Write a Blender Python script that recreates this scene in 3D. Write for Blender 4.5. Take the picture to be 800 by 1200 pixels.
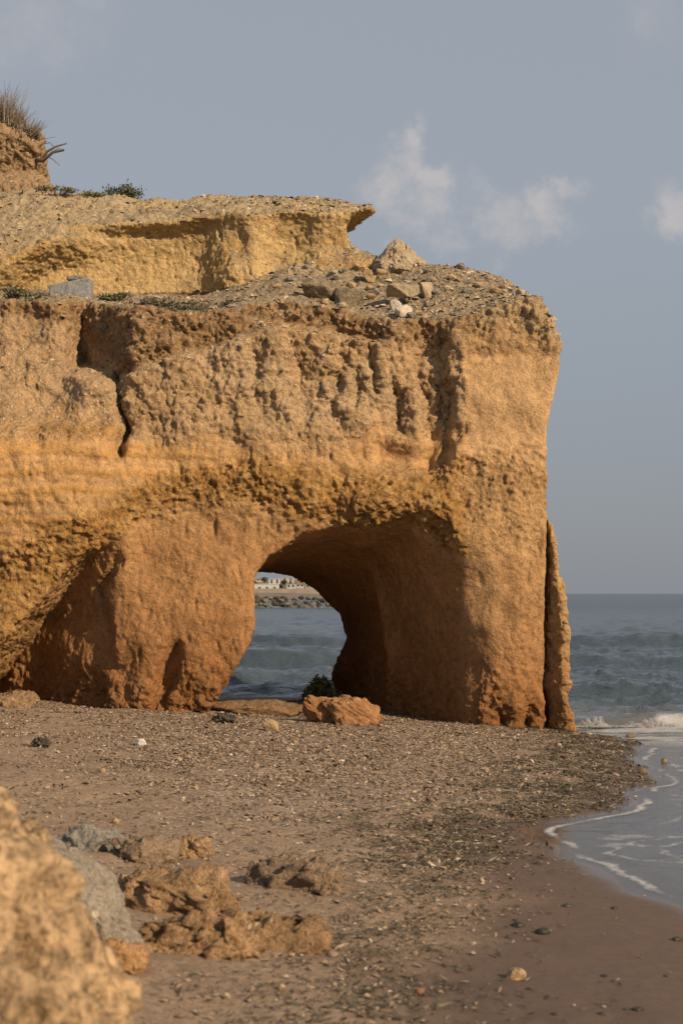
import bpy, bmesh, math, random
import numpy as np
from mathutils import Vector
from mathutils.bvhtree import BVHTree

# ------------------------------------------------------------------ clear
for o in list(bpy.data.objects):
    bpy.data.objects.remove(o, do_unlink=True)
scene = bpy.context.scene
COL = scene.collection
random.seed(7)
RNG = np.random.default_rng(7)

# ------------------------------------------------------------------ camera
FPX = 1667.0            # focal length in photograph pixels (800 x 1200)
CAMZ = 2.0              # eye height above the sea
HOR = 695.0             # horizon row
cam_d = bpy.data.cameras.new('camera')
cam = bpy.data.objects.new('camera', cam_d)
COL.objects.link(cam)
cam.location = (0, 0, CAMZ)
cam.rotation_euler = (math.radians(90), 0, 0)
cam_d.sensor_fit = 'VERTICAL'
cam_d.sensor_height = 36
cam_d.lens = 50.0
cam_d.shift_y = 95.0 / 1200.0
cam_d.clip_start = 0.05
cam_d.clip_end = 9000
cam_d.dof.use_dof = True
cam_d.dof.focus_distance = 20.5
cam_d.dof.aperture_fstop = 3.0
scene.camera = cam

# ------------------------------------------------------------------ sky, sun, exposure
SUN_EL = 27.0
SUN_AZ = 47.0           # degrees to the right of "straight behind the camera"
el, az = math.radians(SUN_EL), math.radians(SUN_AZ)
to_sun = Vector((math.sin(az) * math.cos(el), -math.cos(az) * math.cos(el), math.sin(el)))

world = bpy.data.worlds.new('World')
scene.world = world
world.use_nodes = True
nt = world.node_tree
nt.nodes.clear()


def N(tree, typ, **kw):
    n = tree.nodes.new(typ)
    for k, v in kw.items():
        setattr(n, k, v)
    return n


def math_n(tree, op, a, b=None, c=None, clamp=False):
    n = tree.nodes.new('ShaderNodeMath')
    n.operation = op
    n.use_clamp = clamp
    for i, v in enumerate((a, b, c)):
        if v is None:
            continue
        if isinstance(v, (int, float)):
            n.inputs[i].default_value = v
        else:
            tree.links.new(v, n.inputs[i])
    return n.outputs[0]


def mix_col(tree, fac, a, b, mode='MIX'):
    n = tree.nodes.new('ShaderNodeMix')
    n.data_type = 'RGBA'
    n.blend_type = mode
    if isinstance(fac, (int, float)):
        n.inputs[0].default_value = fac
    else:
        tree.links.new(fac, n.inputs[0])
    for s, v in ((6, a), (7, b)):
        if isinstance(v, (tuple, list)):
            n.inputs[s].default_value = (v[0], v[1], v[2], 1)
        else:
            tree.links.new(v, n.inputs[s])
    return n.outputs[2]


sky = N(nt, 'ShaderNodeTexSky', sky_type='NISHITA')
sky.sun_disc = False
sky.sun_elevation = el
# Nishita: rotation 0 puts the sun on +Y, rotation turns it clockwise seen from above
sky.sun_rotation = math.atan2(to_sun.x, to_sun.y)
sky.air_density = 1.0
sky.dust_density = 2.0
sky.ozone_density = 1.0
bg = N(nt, 'ShaderNodeBackground')
wout = N(nt, 'ShaderNodeOutputWorld')
# thin high overcast veil: the sky is pulled towards one even grey blue
tc = N(nt, 'ShaderNodeTexCoord')
sep = N(nt, 'ShaderNodeSeparateXYZ')
nt.links.new(tc.outputs['Generated'], sep.inputs[0])
# darker haze bank low over the sea, even grey blue higher up
hz_f = N(nt, 'ShaderNodeMapRange', interpolation_type='SMOOTHSTEP')
nt.links.new(sep.outputs[2], hz_f.inputs[0])
hz_f.inputs[1].default_value = -0.02
hz_f.inputs[2].default_value = 0.30
vcol = mix_col(nt, hz_f.outputs[0], (2.60, 2.75, 3.05), (3.36, 3.66, 4.14))
veil = mix_col(nt, 0.88, sky.outputs[0], vcol)
# small pale cumulus puffs, sparse over the whole sky
wn = N(nt, 'ShaderNodeTexNoise')
wn.inputs['Scale'].default_value = 21
wn.inputs['Detail'].default_value = 4
wn.inputs['Roughness'].default_value = 0.55
nt.links.new(tc.outputs['Generated'], wn.inputs['Vector'])
nzc = math_n(nt, 'SUBTRACT', wn.outputs[0], 0.5)


# puffs get their ragged outline from warped directions
wd_ = N(nt, 'ShaderNodeTexNoise')
wd_.inputs['Scale'].default_value = 34
wd_.inputs['Detail'].default_value = 5
wd_.inputs['Roughness'].default_value = 0.6
nt.links.new(tc.outputs['Generated'], wd_.inputs['Vector'])
wsub = N(nt, 'ShaderNodeVectorMath', operation='SUBTRACT')
nt.links.new(wd_.outputs['Color'], wsub.inputs[0])
wsub.inputs[1].default_value = (.5, .5, .5)
wscl = N(nt, 'ShaderNodeVectorMath', operation='SCALE')
nt.links.new(wsub.outputs[0], wscl.inputs[0])
wscl.inputs['Scale'].default_value = 0.075
wdir = N(nt, 'ShaderNodeVectorMath', operation='ADD')
nt.links.new(tc.outputs['Generated'], wdir.inputs[0])
nt.links.new(wscl.outputs[0], wdir.inputs[1])


def cloud_blob(u, v, r, amp):
    d = Vector(((u - 400) / FPX, 1.0, (HOR - v) / FPX)).normalized()
    vm = N(nt, 'ShaderNodeVectorMath', operation='DISTANCE')
    nt.links.new(wdir.outputs[0], vm.inputs[0])
    vm.inputs[1].default_value = d
    t = math_n(nt, 'DIVIDE', vm.outputs['Value'], 1.15 * r / FPX)
    t = math_n(nt, 'MULTIPLY', t, t)
    t = math_n(nt, 'MULTIPLY', t, -1.0)
    t = math_n(nt, 'EXPONENT', t)
    return math_n(nt, 'MULTIPLY', t, amp)


acc = None
for (u, v, r, a) in [(478, 190, 28, 1.2), (503, 212, 28, 1.25), (454, 222, 32, 1.1), (488, 248, 38, 1.0), (520, 280, 34, .5),
                     (592, 262, 34, .75), (635, 250, 30, .8), (658, 224, 20, .8), (560, 240, 28, .5), (800, 245, 32, .75),
                     (20, 15, 90, .45), (130, -10, 70, .45), (-60, 130, 80, .5), (905, 300, 50, .8),
                     (780, 5, 70, .35)]:
    b = cloud_blob(u, v, r, a)
    acc = b if acc is None else math_n(nt, 'MAXIMUM', acc, b)
mp = math_n(nt, 'MULTIPLY', nzc, 2.2)
cl = math_n(nt, 'MULTIPLY', acc, math_n(nt, 'ADD', mp, 0.85))
mr = N(nt, 'ShaderNodeMapRange', interpolation_type='SMOOTHSTEP')
nt.links.new(cl, mr.inputs[0])
mr.inputs[1].default_value = 0.12
mr.inputs[2].default_value = 1.0
mr.inputs[3].default_value = 0.0
mr.inputs[4].default_value = 0.74
final = mix_col(nt, mr.outputs[0], veil, (5.3, 4.95, 4.85))
nt.links.new(final, bg.inputs[0])
bg.inputs[1].default_value = 0.0955
nt.links.new(bg.outputs[0], wout.inputs[0])

sun_d = bpy.data.lights.new('sun', 'SUN')
sun_d.energy = 5.0
sun_d.angle = math.radians(0.6)
sun_d.color = (1.0, 0.80, 0.56)
sun = bpy.data.objects.new('sun', sun_d)
COL.objects.link(sun)
sun.rotation_euler = to_sun.to_track_quat('Z', 'Y').to_euler()
sun.location = to_sun * 60

vs = scene.view_settings
vs.view_transform = 'Standard'
vs.look = 'None'
vs.gamma = 1.0
vs.exposure = 0.12
vs.use_curve_mapping = False
scene.render.engine = 'CYCLES'
scene.cycles.use_denoising = True
scene.cycles.diffuse_bounces = 1


# ------------------------------------------------------------------ numpy noise
_perm = RNG.permutation(256).astype(np.int32)
_perm = np.concatenate([_perm, _perm])
_g = RNG.normal(size=(256, 3))
_g = (_g / np.linalg.norm(_g, axis=1)[:, None]).astype(np.float32)


_rot = np.array([[0.7399, -0.5317, 0.4121], [0.6725, 0.5850, -0.4530], [-0.0002, 0.6123, 0.7906]], np.float32)


def perlin(P, f=1.0, off=0.0):
    P = ((np.asarray(P, np.float32) @ _rot) * np.float32(f)) + np.float32(off * 17.31 + 100.5)
    I = np.floor(P).astype(np.int32)
    Fr = P - I
    I &= 255
    W = Fr * Fr * Fr * (Fr * (Fr * 6 - 15) + 10)
    out = np.zeros(len(P), np.float32)
    for dx in (0, 1):
        wx = W[:, 0] if dx else 1 - W[:, 0]
        hx = _perm[(I[:, 0] + dx) & 255]
        for dy in (0, 1):
            wy = W[:, 1] if dy else 1 - W[:, 1]
            hy = _perm[(hx + I[:, 1] + dy) & 255]
            for dz in (0, 1):
                wz = W[:, 2] if dz else 1 - W[:, 2]
                g = _g[_perm[(hy + I[:, 2] + dz) & 255]]
                dot = g[:, 0] * (Fr[:, 0] - dx) + g[:, 1] * (Fr[:, 1] - dy) + g[:, 2] * (Fr[:, 2] - dz)
                out += wx * wy * wz * dot
    return out * 1.6


def fbm(P, f, octs=3, gain=0.5, off=0.0):
    a, s = 1.0, 0.0
    r = np.zeros(len(P), np.float32)
    for i in range(octs):
        r += a * perlin(P, f, off + i * 3.7)
        s += a
        a *= gain
        f *= 2.03
    return r / s


def ridged(P, f, octs=3, gain=0.5, off=0.0):
    a, s = 1.0, 0.0
    r = np.zeros(len(P), np.float32)
    for i in range(octs):
        r += a * (1 - np.abs(perlin(P, f, off + i * 5.1)) * 2)
        s += a
        a *= gain
        f *= 2.03
    return r / s


_jit = RNG.random((256, 3)).astype(np.float32)


def worley(P, f=1.0, off=0.0, offs=False):
    P = (np.asarray(P, np.float32) * np.float32(f)) + np.float32(off * 13.7 + 50.3)
    I = np.floor(P).astype(np.int32)
    best = np.full(len(P), 9.0, np.float32)
    second = np.full(len(P), 9.0, np.float32)
    cid = np.zeros(len(P), np.int32)
    ox = np.zeros((3, len(P)), np.float32) if offs else None
    for dx in (-1, 0, 1):
        hx = _perm[(I[:, 0] + dx) & 255]
        for dy in (-1, 0, 1):
            hy = _perm[(hx + I[:, 1] + dy) & 255]
            for dz in (-1, 0, 1):
                h = _perm[(hy + I[:, 2] + dz) & 255]
                j = _jit[h]
                ex, ey, ez = I[:, 0] + dx + j[:, 0] - P[:, 0], I[:, 1] + dy + j[:, 1] - P[:, 1], I[:, 2] + dz + j[:, 2] - P[:, 2]
                d = ex * ex + ey * ey + ez * ez
                m = d < best
                if offs:
                    for a_, e_ in ((0, ex), (1, ey), (2, ez)):
                        ox[a_][m] = e_[m]
                second = np.where(m, best, np.minimum(second, d))
                cid = np.where(m, h, cid)
                best = np.where(m, d, best)
    if offs:
        return np.sqrt(best), np.sqrt(second), cid, ox
    return np.sqrt(best), np.sqrt(second), cid


_hv = RNG.random(256).astype(np.float32)


def crumble(P, f, off=0.0, warp=0.35, octs=3):
    """broken, angular relief: cells of random height at several sizes, about -0.5..0.5"""
    r = np.zeros(len(P), np.float32)
    a, s = 1.0, 0.0
    for i in range(octs):
        q = perlin(P, f * 1.3, off + 1 + i) * (warp / f)
        d1, d2, c, ox = worley(P @ _rot + np.stack([q, -0.7 * q, 0.8 * q], 1), f, off + i * 2.3, True)
        h = _hv[c] - 0.5
        # each cell is a tilted facet, dropping into the joint
        tl = _g[c]
        h = h * .8 + (ox[0] * tl[:, 0] + ox[1] * tl[:, 1] + ox[2] * tl[:, 2]) * 0.9 - 0.30 * np.exp(-((d2 - d1) / 0.07) ** 2) * (_hv[(c * 31 + 7) & 255] > .5)
        r += a * h
        s += a
        a *= 0.55
        f *= 2.1
    return r / s


def sm(a, b, x):
    t = np.clip((x - a) / (b - a), 0, 1)
    return t * t * (3 - 2 * t)


def px(u, v, d):
    """a photo pixel at depth d -> world point"""
    return np.array([(u - 400) / FPX * d, d, CAMZ + (HOR - v) / FPX * d])


# ------------------------------------------------------------------ mesh + scene helpers
def mk(name, V, F, mat=None, parent=None, smooth=True, attrs=None):
    """V (n,3), F (m,3|4) or list of such arrays -> one linked mesh object"""
    Fs = F if isinstance(F, list) else [F]
    me = bpy.data.meshes.new(name)
    V = np.ascontiguousarray(V, np.float32)
    me.vertices.add(len(V))
    me.vertices.foreach_set('co', V.ravel())
    loops = np.concatenate([np.asarray(f, np.int32).ravel() for f in Fs])
    tot = np.concatenate([np.full(len(f), f.shape[1], np.int32) for f in Fs])
    st = np.concatenate([[0], np.cumsum(tot)[:-1]]).astype(np.int32)
    me.loops.add(len(loops))
    me.loops.foreach_set('vertex_index', loops)
    me.polygons.add(len(tot))
    me.polygons.foreach_set('loop_start', st)
    me.polygons.foreach_set('loop_total', tot)
    me.polygons.foreach_set('use_smooth', np.full(len(tot), smooth, bool))
    for k, a in (attrs or {}).items():
        a = np.asarray(a, np.float32)
        if a.ndim == 2:
            if a.shape[1] == 3:
                a = np.concatenate([a, np.ones((len(a), 1), np.float32)], 1)
            at = me.attributes.new(k, 'FLOAT_COLOR', 'POINT')
            at.data.foreach_set('color', np.ascontiguousarray(a).ravel())
        else:
            at = me.attributes.new(k, 'FLOAT', 'POINT')
            at.data.foreach_set('value', np.ascontiguousarray(a))
    me.update(calc_edges=True)
    me.validate()
    ob = bpy.data.objects.new(name, me)
    COL.objects.link(ob)
    if mat:
        me.materials.append(mat)
    if parent:
        ob.parent = parent
    return ob


def tag(o, label=None, cat=None, group=None, kind=None):
    if label:
        o['label'] = label
    if cat:
        o['category'] = cat
    if group:
        o['group'] = group
    if kind:
        o['kind'] = kind
    return o


def empty(name, loc=(0, 0, 0)):
    o = bpy.data.objects.new(name, None)
    o.empty_display_size = 0.1
    COL.objects.link(o)
    o.location = loc
    return o


# ------------------------------------------------------------------ materials
def new_mat(name):
    m = bpy.data.materials.new(name)
    m.use_nodes = True
    t = m.node_tree
    b = t.nodes['Principled BSDF']
    return m, t, b


def noise_n(t, scale, detail=5, rough=0.6, vec=None, dist=0.0):
    n = t.nodes.new('ShaderNodeTexNoise')
    n.inputs['Scale'].default_value = scale
    n.inputs['Detail'].default_value = detail
    n.inputs['Roughness'].default_value = rough
    n.inputs['Distortion'].default_value = dist
    if vec is not None:
        t.links.new(vec, n.inputs['Vector'])
    return n.outputs[0]


def ramp(t, fac, stops):
    r = t.nodes.new('ShaderNodeValToRGB')
    t.links.new(fac, r.inputs[0])
    els = r.color_ramp.elements
    while len(els) < len(stops):
        els.new(0.5)
    for e, (p, c) in zip(els, stops):
        e.position = p
        e.color = (c[0], c[1], c[2], 1) if not isinstance(c, (int, float)) else (c, c, c, 1)
    return r.outputs[0]


def rock_mat(name, base=None, speck=(0.60, 0.51, 0.38), dark=0.55, bump=0.5, fine=38.0, contrast=0.5, speck_amt=0.5):
    """earthy rock: vertex colour (or one colour) broken up by grain, pale specks, pits"""
    m, t, b = new_mat(name)
    geo = t.nodes.new('ShaderNodeNewGeometry')
    pos = geo.outputs['Position']
    if base is None:
        a = t.nodes.new('ShaderNodeAttribute')
        a.attribute_name = 'Col'
        c = a.outputs['Color']
    else:
        rgb = t.nodes.new('ShaderNodeRGB')
        rgb.outputs[0].default_value = (*base, 1)
        c = rgb.outputs[0]
    n1 = noise_n(t, 1.9, 4, 0.6, pos)
    n2 = noise_n(t, 11.0, 5, 0.65, pos)
    n3 = noise_n(t, fine, 4, 0.7, pos)
    v1 = ramp(t, n1, [(0.3, 1 - 0.35 * contrast), (0.7, 1 + 0.25 * contrast)])
    v2 = ramp(t, n2, [(0.3, 1 - 0.6 * contrast), (0.5, 1.0), (0.72, 1 + 0.35 * contrast)])
    v3 = ramp(t, n3, [(0.32, 1 - 0.7 * contrast), (0.5, 1.0), (0.7, 1 + 0.3 * contrast)])
    c = mix_col(t, 1.0, c, v1, 'MULTIPLY')
    c = mix_col(t, 1.0, c, v2, 'MULTIPLY')
    c = mix_col(t, 1.0, c, v3, 'MULTIPLY')
    vo = t.nodes.new('ShaderNodeTexVoronoi')
    vo.inputs['Scale'].default_value = 11
    t.links.new(pos, vo.inputs['Vector'])
    sp = ramp(t, vo.outputs['Distance'], [(0.14, 1.0), (0.26, 0.0)])
    # only some cells hold a pale stone
    sepc = t.nodes.new('ShaderNodeSeparateColor')
    t.links.new(vo.outputs['Color'], sepc.inputs[0])
    sel = math_n(t, 'GREATER_THAN', sepc.outputs[0], 1.0 - 0.45 * speck_amt)
    at = t.nodes.new('ShaderNodeAttribute')
    at.attribute_name = 'stony'
    f = math_n(t, 'MULTIPLY', sp, sel)
    if base is None:
        f = math_n(t, 'MULTIPLY', f, at.outputs['Fac'])
    f = math_n(t, 'MULTIPLY', f, 0.75)
    c = mix_col(t, f, c, speck)
    t.links.new(c, b.inputs['Base Color'])
    b.inputs['Roughness'].default_value = 0.95
    b.inputs['Specular IOR Level'].default_value = 0.15
    mpz = t.nodes.new('ShaderNodeMapping')
    mpz.inputs['Scale'].default_value = (1, 1, 0.42)
    t.links.new(pos, mpz.inputs['Vector'])
    np_ = noise_n(t, 24, 3, .55, mpz.outputs[0])
    pit = ramp(t, np_, [(0.30, 0.0), (0.40, 1.0)])
    h = math_n(t, 'ADD', math_n(t, 'MULTIPLY', n2, 1.3), math_n(t, 'MULTIPLY', n3, 0.6))
    h = math_n(t, 'ADD', h, math_n(t, 'MULTIPLY', pit, 0.30))
    h = math_n(t, 'ADD', h, math_n(t, 'MULTIPLY', f, 0.35))
    bp = t.nodes.new('ShaderNodeBump')
    if base is None:
        ac = t.nodes.new('ShaderNodeAttribute')
        ac.attribute_name = 'crag'
        t.links.new(math_n(t, 'MULTIPLY_ADD', ac.outputs['Fac'], bump - .35, .35), bp.inputs['Strength'])
    else:
        bp.inputs['Strength'].default_value = bump
    bp.inputs['Distance'].default_value = 0.07 if base is None else 0.06
    t.links.new(h, bp.inputs['Height'])
    t.links.new(bp.outputs[0], b.inputs['Normal'])
    return m


def plain_mat(name, col, rough=0.8, var=0.3, scale=30, bump=0.2, attr=None, spec=0.3):
    m, t, b = new_mat(name)
    geo = t.nodes.new('ShaderNodeNewGeometry')
    n = noise_n(t, scale, 4, 0.6, geo.outputs['Position'])
    v = ramp(t, n, [(0.3, 1 - var), (0.7, 1 + var)])
    if attr:
        a = t.nodes.new('ShaderNodeAttribute')
        a.attribute_name = attr
        c = a.outputs['Color']
    else:
        c = (*col,)
    c = mix_col(t, 1.0, v, c, 'MULTIPLY')
    t.links.new(c, b.inputs['Base Color'])
    b.inputs['Roughness'].default_value = rough
    b.inputs['Specular IOR Level'].default_value = spec
    if bump:
        bp = t.nodes.new('ShaderNodeBump')
        bp.inputs['Strength'].default_value = bump
        bp.inputs['Distance'].default_value = 0.02
        t.links.new(n, bp.inputs['Height'])
        t.links.new(bp.outputs[0], b.inputs['Normal'])
    return m


M_CLIFF = rock_mat('cliff_earth', None, bump=0.85, contrast=0.52, speck_amt=1.0)
M_YELLOW = rock_mat('yellow_sandstone', (0.385, 0.258, 0.145), bump=0.7, fine=30, contrast=1.0, speck_amt=0.2)
M_ORANGE = rock_mat('orange_clay_rock', (0.41, 0.23, 0.105), bump=0.8, fine=60, contrast=0.6, speck_amt=0.3)
M_RED = rock_mat('red_clay_block', (0.34, 0.172, 0.078), bump=0.6, fine=50, contrast=0.5, speck_amt=0.15)
M_GREY = rock_mat('grey_crust_rock', (0.27, 0.24, 0.20), bump=0.8, fine=50, contrast=0.6, speck_amt=0.4)
M_PALE = rock_mat('pale_limestone', (0.43, 0.33, 0.215), bump=0.6, fine=50, contrast=0.45, speck_amt=0.2)
M_EARTH = rock_mat('crumbly_earth_rock', (0.395, 0.245, 0.130), bump=0.9, fine=60, contrast=0.75, speck_amt=0.3)
M_CRUST = rock_mat('brown_grey_crust', (0.29, 0.225, 0.15), bump=0.9, fine=50, contrast=0.8, speck_amt=0.4)
M_LEDGE = rock_mat('shade_dark_clay_ledge', (0.25, 0.15, 0.08), bump=0.8, fine=50, contrast=0.6, speck_amt=0.3)  # shade on the step's front is put into this dark base colour
M_SLAB = rock_mat('dusty_grey_slab', (0.33, 0.275, 0.215), bump=0.8, fine=50, contrast=0.6, speck_amt=0.4)
M_DUST = rock_mat('dusty_brown_rock', (0.31, 0.215, 0.14), bump=0.9, fine=60, contrast=0.7, speck_amt=0.3)
M_TAN = rock_mat('tan_sandstone', (0.45, 0.31, 0.17), bump=0.7, fine=45, contrast=0.55, speck_amt=0.2)

# ------------------------------------------------------------------ beach height
SH_Y = np.array([-60, 0, 4, 6.5, 8.2, 9.26, 9.8, 10.6, 11.3, 11.8, 12.2, 12.8, 13.3, 13.9, 14.25, 14.9, 15.6, 16.6, 17.4, 18.1, 19.0, 19.6, 20.1, 20.7, 22, 25, 30, 80])
SH_X = np.array([12, 4.4, 3.5, 2.85, 2.42, 2.2, 2.05, 1.88, 1.66, 1.62, 1.78, 2.5, 2.95, 2.75, 2.95, 3.5, 3.62, 3.5, 3.65, 4.02, 4.12, 3.9, 3.6, 3.35, 3.1, 2.6, 2.0, 2.0])


_sy = np.arange(-60, 80, .05)
_sx = np.interp(_sy, SH_Y, SH_X)
_kk = np.exp(-(np.arange(-16, 17) / 7.0) ** 2)
_sx = np.convolve(np.pad(_sx, 16, 'edge'), _kk / _kk.sum(), 'valid')
_sx = _sx + (np.sin(_sy * 5.1) * .035 + np.sin(_sy * 9.7 + 1) * .02 + np.sin(_sy * 2.3 + .5) * .05) * (_sy > 5) * (_sy < 21)


def dry_lim(y):
    """how far inland the smooth, washed sand reaches"""
    return np.interp(y, [4, 6, 7.4, 9.0, 10.5, 12, 20], [3.0, 2.7, 2.0, 1.15, .75, .55, .35])


def shore_d(x, y):
    """signed distance-like measure: > 0 on the beach, < 0 in the sea"""
    d1 = np.interp(y, _sy, _sx) - x
    yb = 27.4 + np.where(x < -3.5, (-3.5 - x) ** 1.4 * 2.0, 0)
    d2 = yb - y
    return np.minimum(d1, d2 * 0.9)


def sand_base(x, y):
    d = shore_d(x, y)
    up = 0.05 * np.minimum(d, 9) + 0.01 * np.maximum(d - 9, 0)
    dn = np.where(d > -1.6, 0.035 * d, -0.056 + 0.14 * (d + 1.6))
    return np.where(d > 0, up, np.maximum(dn, -3.0))


def sand_z(x, y):
    x = np.asarray(x, np.float64)
    y = np.asarray(y, np.float64)
    sh = x.shape
    x, y = x.ravel(), y.ravel()
    d = shore_d(x, y)
    P = np.stack([x, y, np.zeros_like(x)], 1)
    k = np.clip((d - 0.1) / 1.2, 0, 1)
    n = fbm(P, 0.55, 3) * 0.045 + fbm(P, 2.6, 3, off=4) * 0.018
    return (sand_base(x, y) + n * k + perlin(P, 1.3, 9) * 0.006).reshape(sh)


# ------------------------------------------------------------------ surface nets
def surface_nets(S, org, h):
    """S: scalar field (<0 inside) on a grid, returns verts, quads"""
    ins = S < 0
    nx, ny, nz = S.shape
    c = np.zeros((nx - 1, ny - 1, nz - 1), np.uint8)
    for i in (0, 1):
        for j in (0, 1):
            for k in (0, 1):
                c += ins[i:nx - 1 + i, j:ny - 1 + j, k:nz - 1 + k]
    act = np.argwhere((c > 0) & (c < 8)).astype(np.int32)
    del c
    idx = -np.ones((nx - 1, ny - 1, nz - 1), np.int32)
    idx[act[:, 0], act[:, 1], act[:, 2]] = np.arange(len(act))
    acc = np.zeros((len(act), 3), np.float32)
    cnt = np.zeros(len(act), np.float32)
    corners = [(i, j, k) for i in (0, 1) for j in (0, 1) for k in (0, 1)]
    vals = {cc: S[act[:, 0] + cc[0], act[:, 1] + cc[1], act[:, 2] + cc[2]] for cc in corners}
    for a in corners:
        for ax in range(3):
            if a[ax] == 1:
                continue
            b = list(a)
            b[ax] = 1
            b = tuple(b)
            va, vb = vals[a], vals[b]
            m = (va < 0) != (vb < 0)
            t = np.where(m, va / np.where(m, va - vb, 1), 0)
            for q in range(3):
                acc[:, q] += np.where(m, a[q] + (t if q == ax else 0), 0)
            cnt += m
    V = (act + acc / cnt[:, None]) * h + np.asarray(org, np.float32)
    quads = []
    for ax in range(3):
        o1, o2 = [(1, 2), (2, 0), (0, 1)][ax]
        sl0 = [slice(None)] * 3
        sl1 = [slice(None)] * 3
        sl0[ax] = slice(0, S.shape[ax] - 1)
        sl1[ax] = slice(1, S.shape[ax])
        A, B = ins[tuple(sl0)], ins[tuple(sl1)]
        e = np.argwhere(A != B).astype(np.int32)
        lim = np.array(idx.shape)
        ok = (e[:, o1] > 0) & (e[:, o2] > 0) & (e[:, o1] < lim[o1]) & (e[:, o2] < lim[o2])
        e = e[ok]
        flip = A[e[:, 0], e[:, 1], e[:, 2]]
        ids = []
        for (s1, s2) in ((0, 0), (-1, 0), (-1, -1), (0, -1)):
            q = e.copy()
            q[:, o1] += s1
            q[:, o2] += s2
            ids.append(idx[q[:, 0], q[:, 1], q[:, 2]])
        Q = np.stack(ids, 1)
        Q[~flip] = Q[~flip][:, ::-1]
        quads.append(Q)
    return V.astype(np.float32), np.concatenate(quads)


def vnormals(V, Q):
    a, b, c, d = V[Q[:, 0]], V[Q[:, 1]], V[Q[:, 2]], V[Q[:, 3]]
    n = np.cross(c - a, d - b)
    out = np.zeros_like(V)
    for k in range(4):
        for q in range(3):
            out[:, q] += np.bincount(Q[:, k], n[:, q], len(V)).astype(np.float32)
    return out / (np.linalg.norm(out, axis=1)[:, None] + 1e-9)


def laplace(V, Q, f=0.5, it=1):
    for _ in range(it):
        s = np.zeros_like(V)
        c = np.zeros(len(V), np.float32)
        for k in range(4):
            for kk in (1, 3):
                o = Q[:, (k + kk) % 4]
                for q in range(3):
                    s[:, q] += np.bincount(Q[:, k], V[o, q], len(V)).astype(np.float32)
                c += np.bincount(Q[:, k], minlength=len(V)).astype(np.float32)
        V = V * (1 - f) + f * s / np.maximum(c, 1)[:, None]
    return V


def subdiv(V, Q):
    n = len(V)
    E = np.stack([Q, np.roll(Q, -1, 1)], 2).reshape(-1, 2)
    key = np.minimum(E[:, 0], E[:, 1]).astype(np.int64) * n + np.maximum(E[:, 0], E[:, 1])
    uk, inv = np.unique(key, return_inverse=True)
    ev = (V[(uk // n)] + V[(uk % n)]) * 0.5
    fv = V[Q].mean(1)
    em = inv.reshape(-1, 4).astype(np.int32) + n
    fi = np.arange(len(Q), dtype=np.int32) + n + len(uk)
    out = []
    for k in range(4):
        out.append(np.stack([Q[:, k], em[:, k], fi, em[:, (k - 1) % 4]], 1))
    return np.concatenate([V, ev, fv]).astype(np.float32), np.concatenate(out)


# ------------------------------------------------------------------ THE CLIFF
H = 0.048
X0, X1, Y0, Y1, Z0, Z1 = -9.0, 4.2, 19.4, 31.5, -0.5, 11.6
gx = np.arange(X0, X1, H, dtype=np.float32)
gy = np.arange(Y0, Y1, H, dtype=np.float32)
gz = np.arange(Z0, Z1, H, dtype=np.float32)


def U_of(x, y):
    return 400 + FPX * x / y


def V_of(z, y):
    return HOR - (z - CAMZ) * FPX / y


def segd(U, V, pts):
    best = np.full(U.shape, 1e9)
    for (a, b), (c, d) in zip(pts[:-1], pts[1:]):
        ex, ey = c - a, d - b
        t = np.clip(((U - a) * ex + (V - b) * ey) / (ex * ex + ey * ey), 0, 1)
        best = np.minimum(best, np.hypot(U - a - t * ex, V - b - t * ey))
    return best


I_ = np.interp
DF = 20.6
EDGE_U = [-400, -60, 0, 60, 100, 130, 140]
EDGE_V = [1300, 830, 760, 692, 652, 632, 624]


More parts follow.
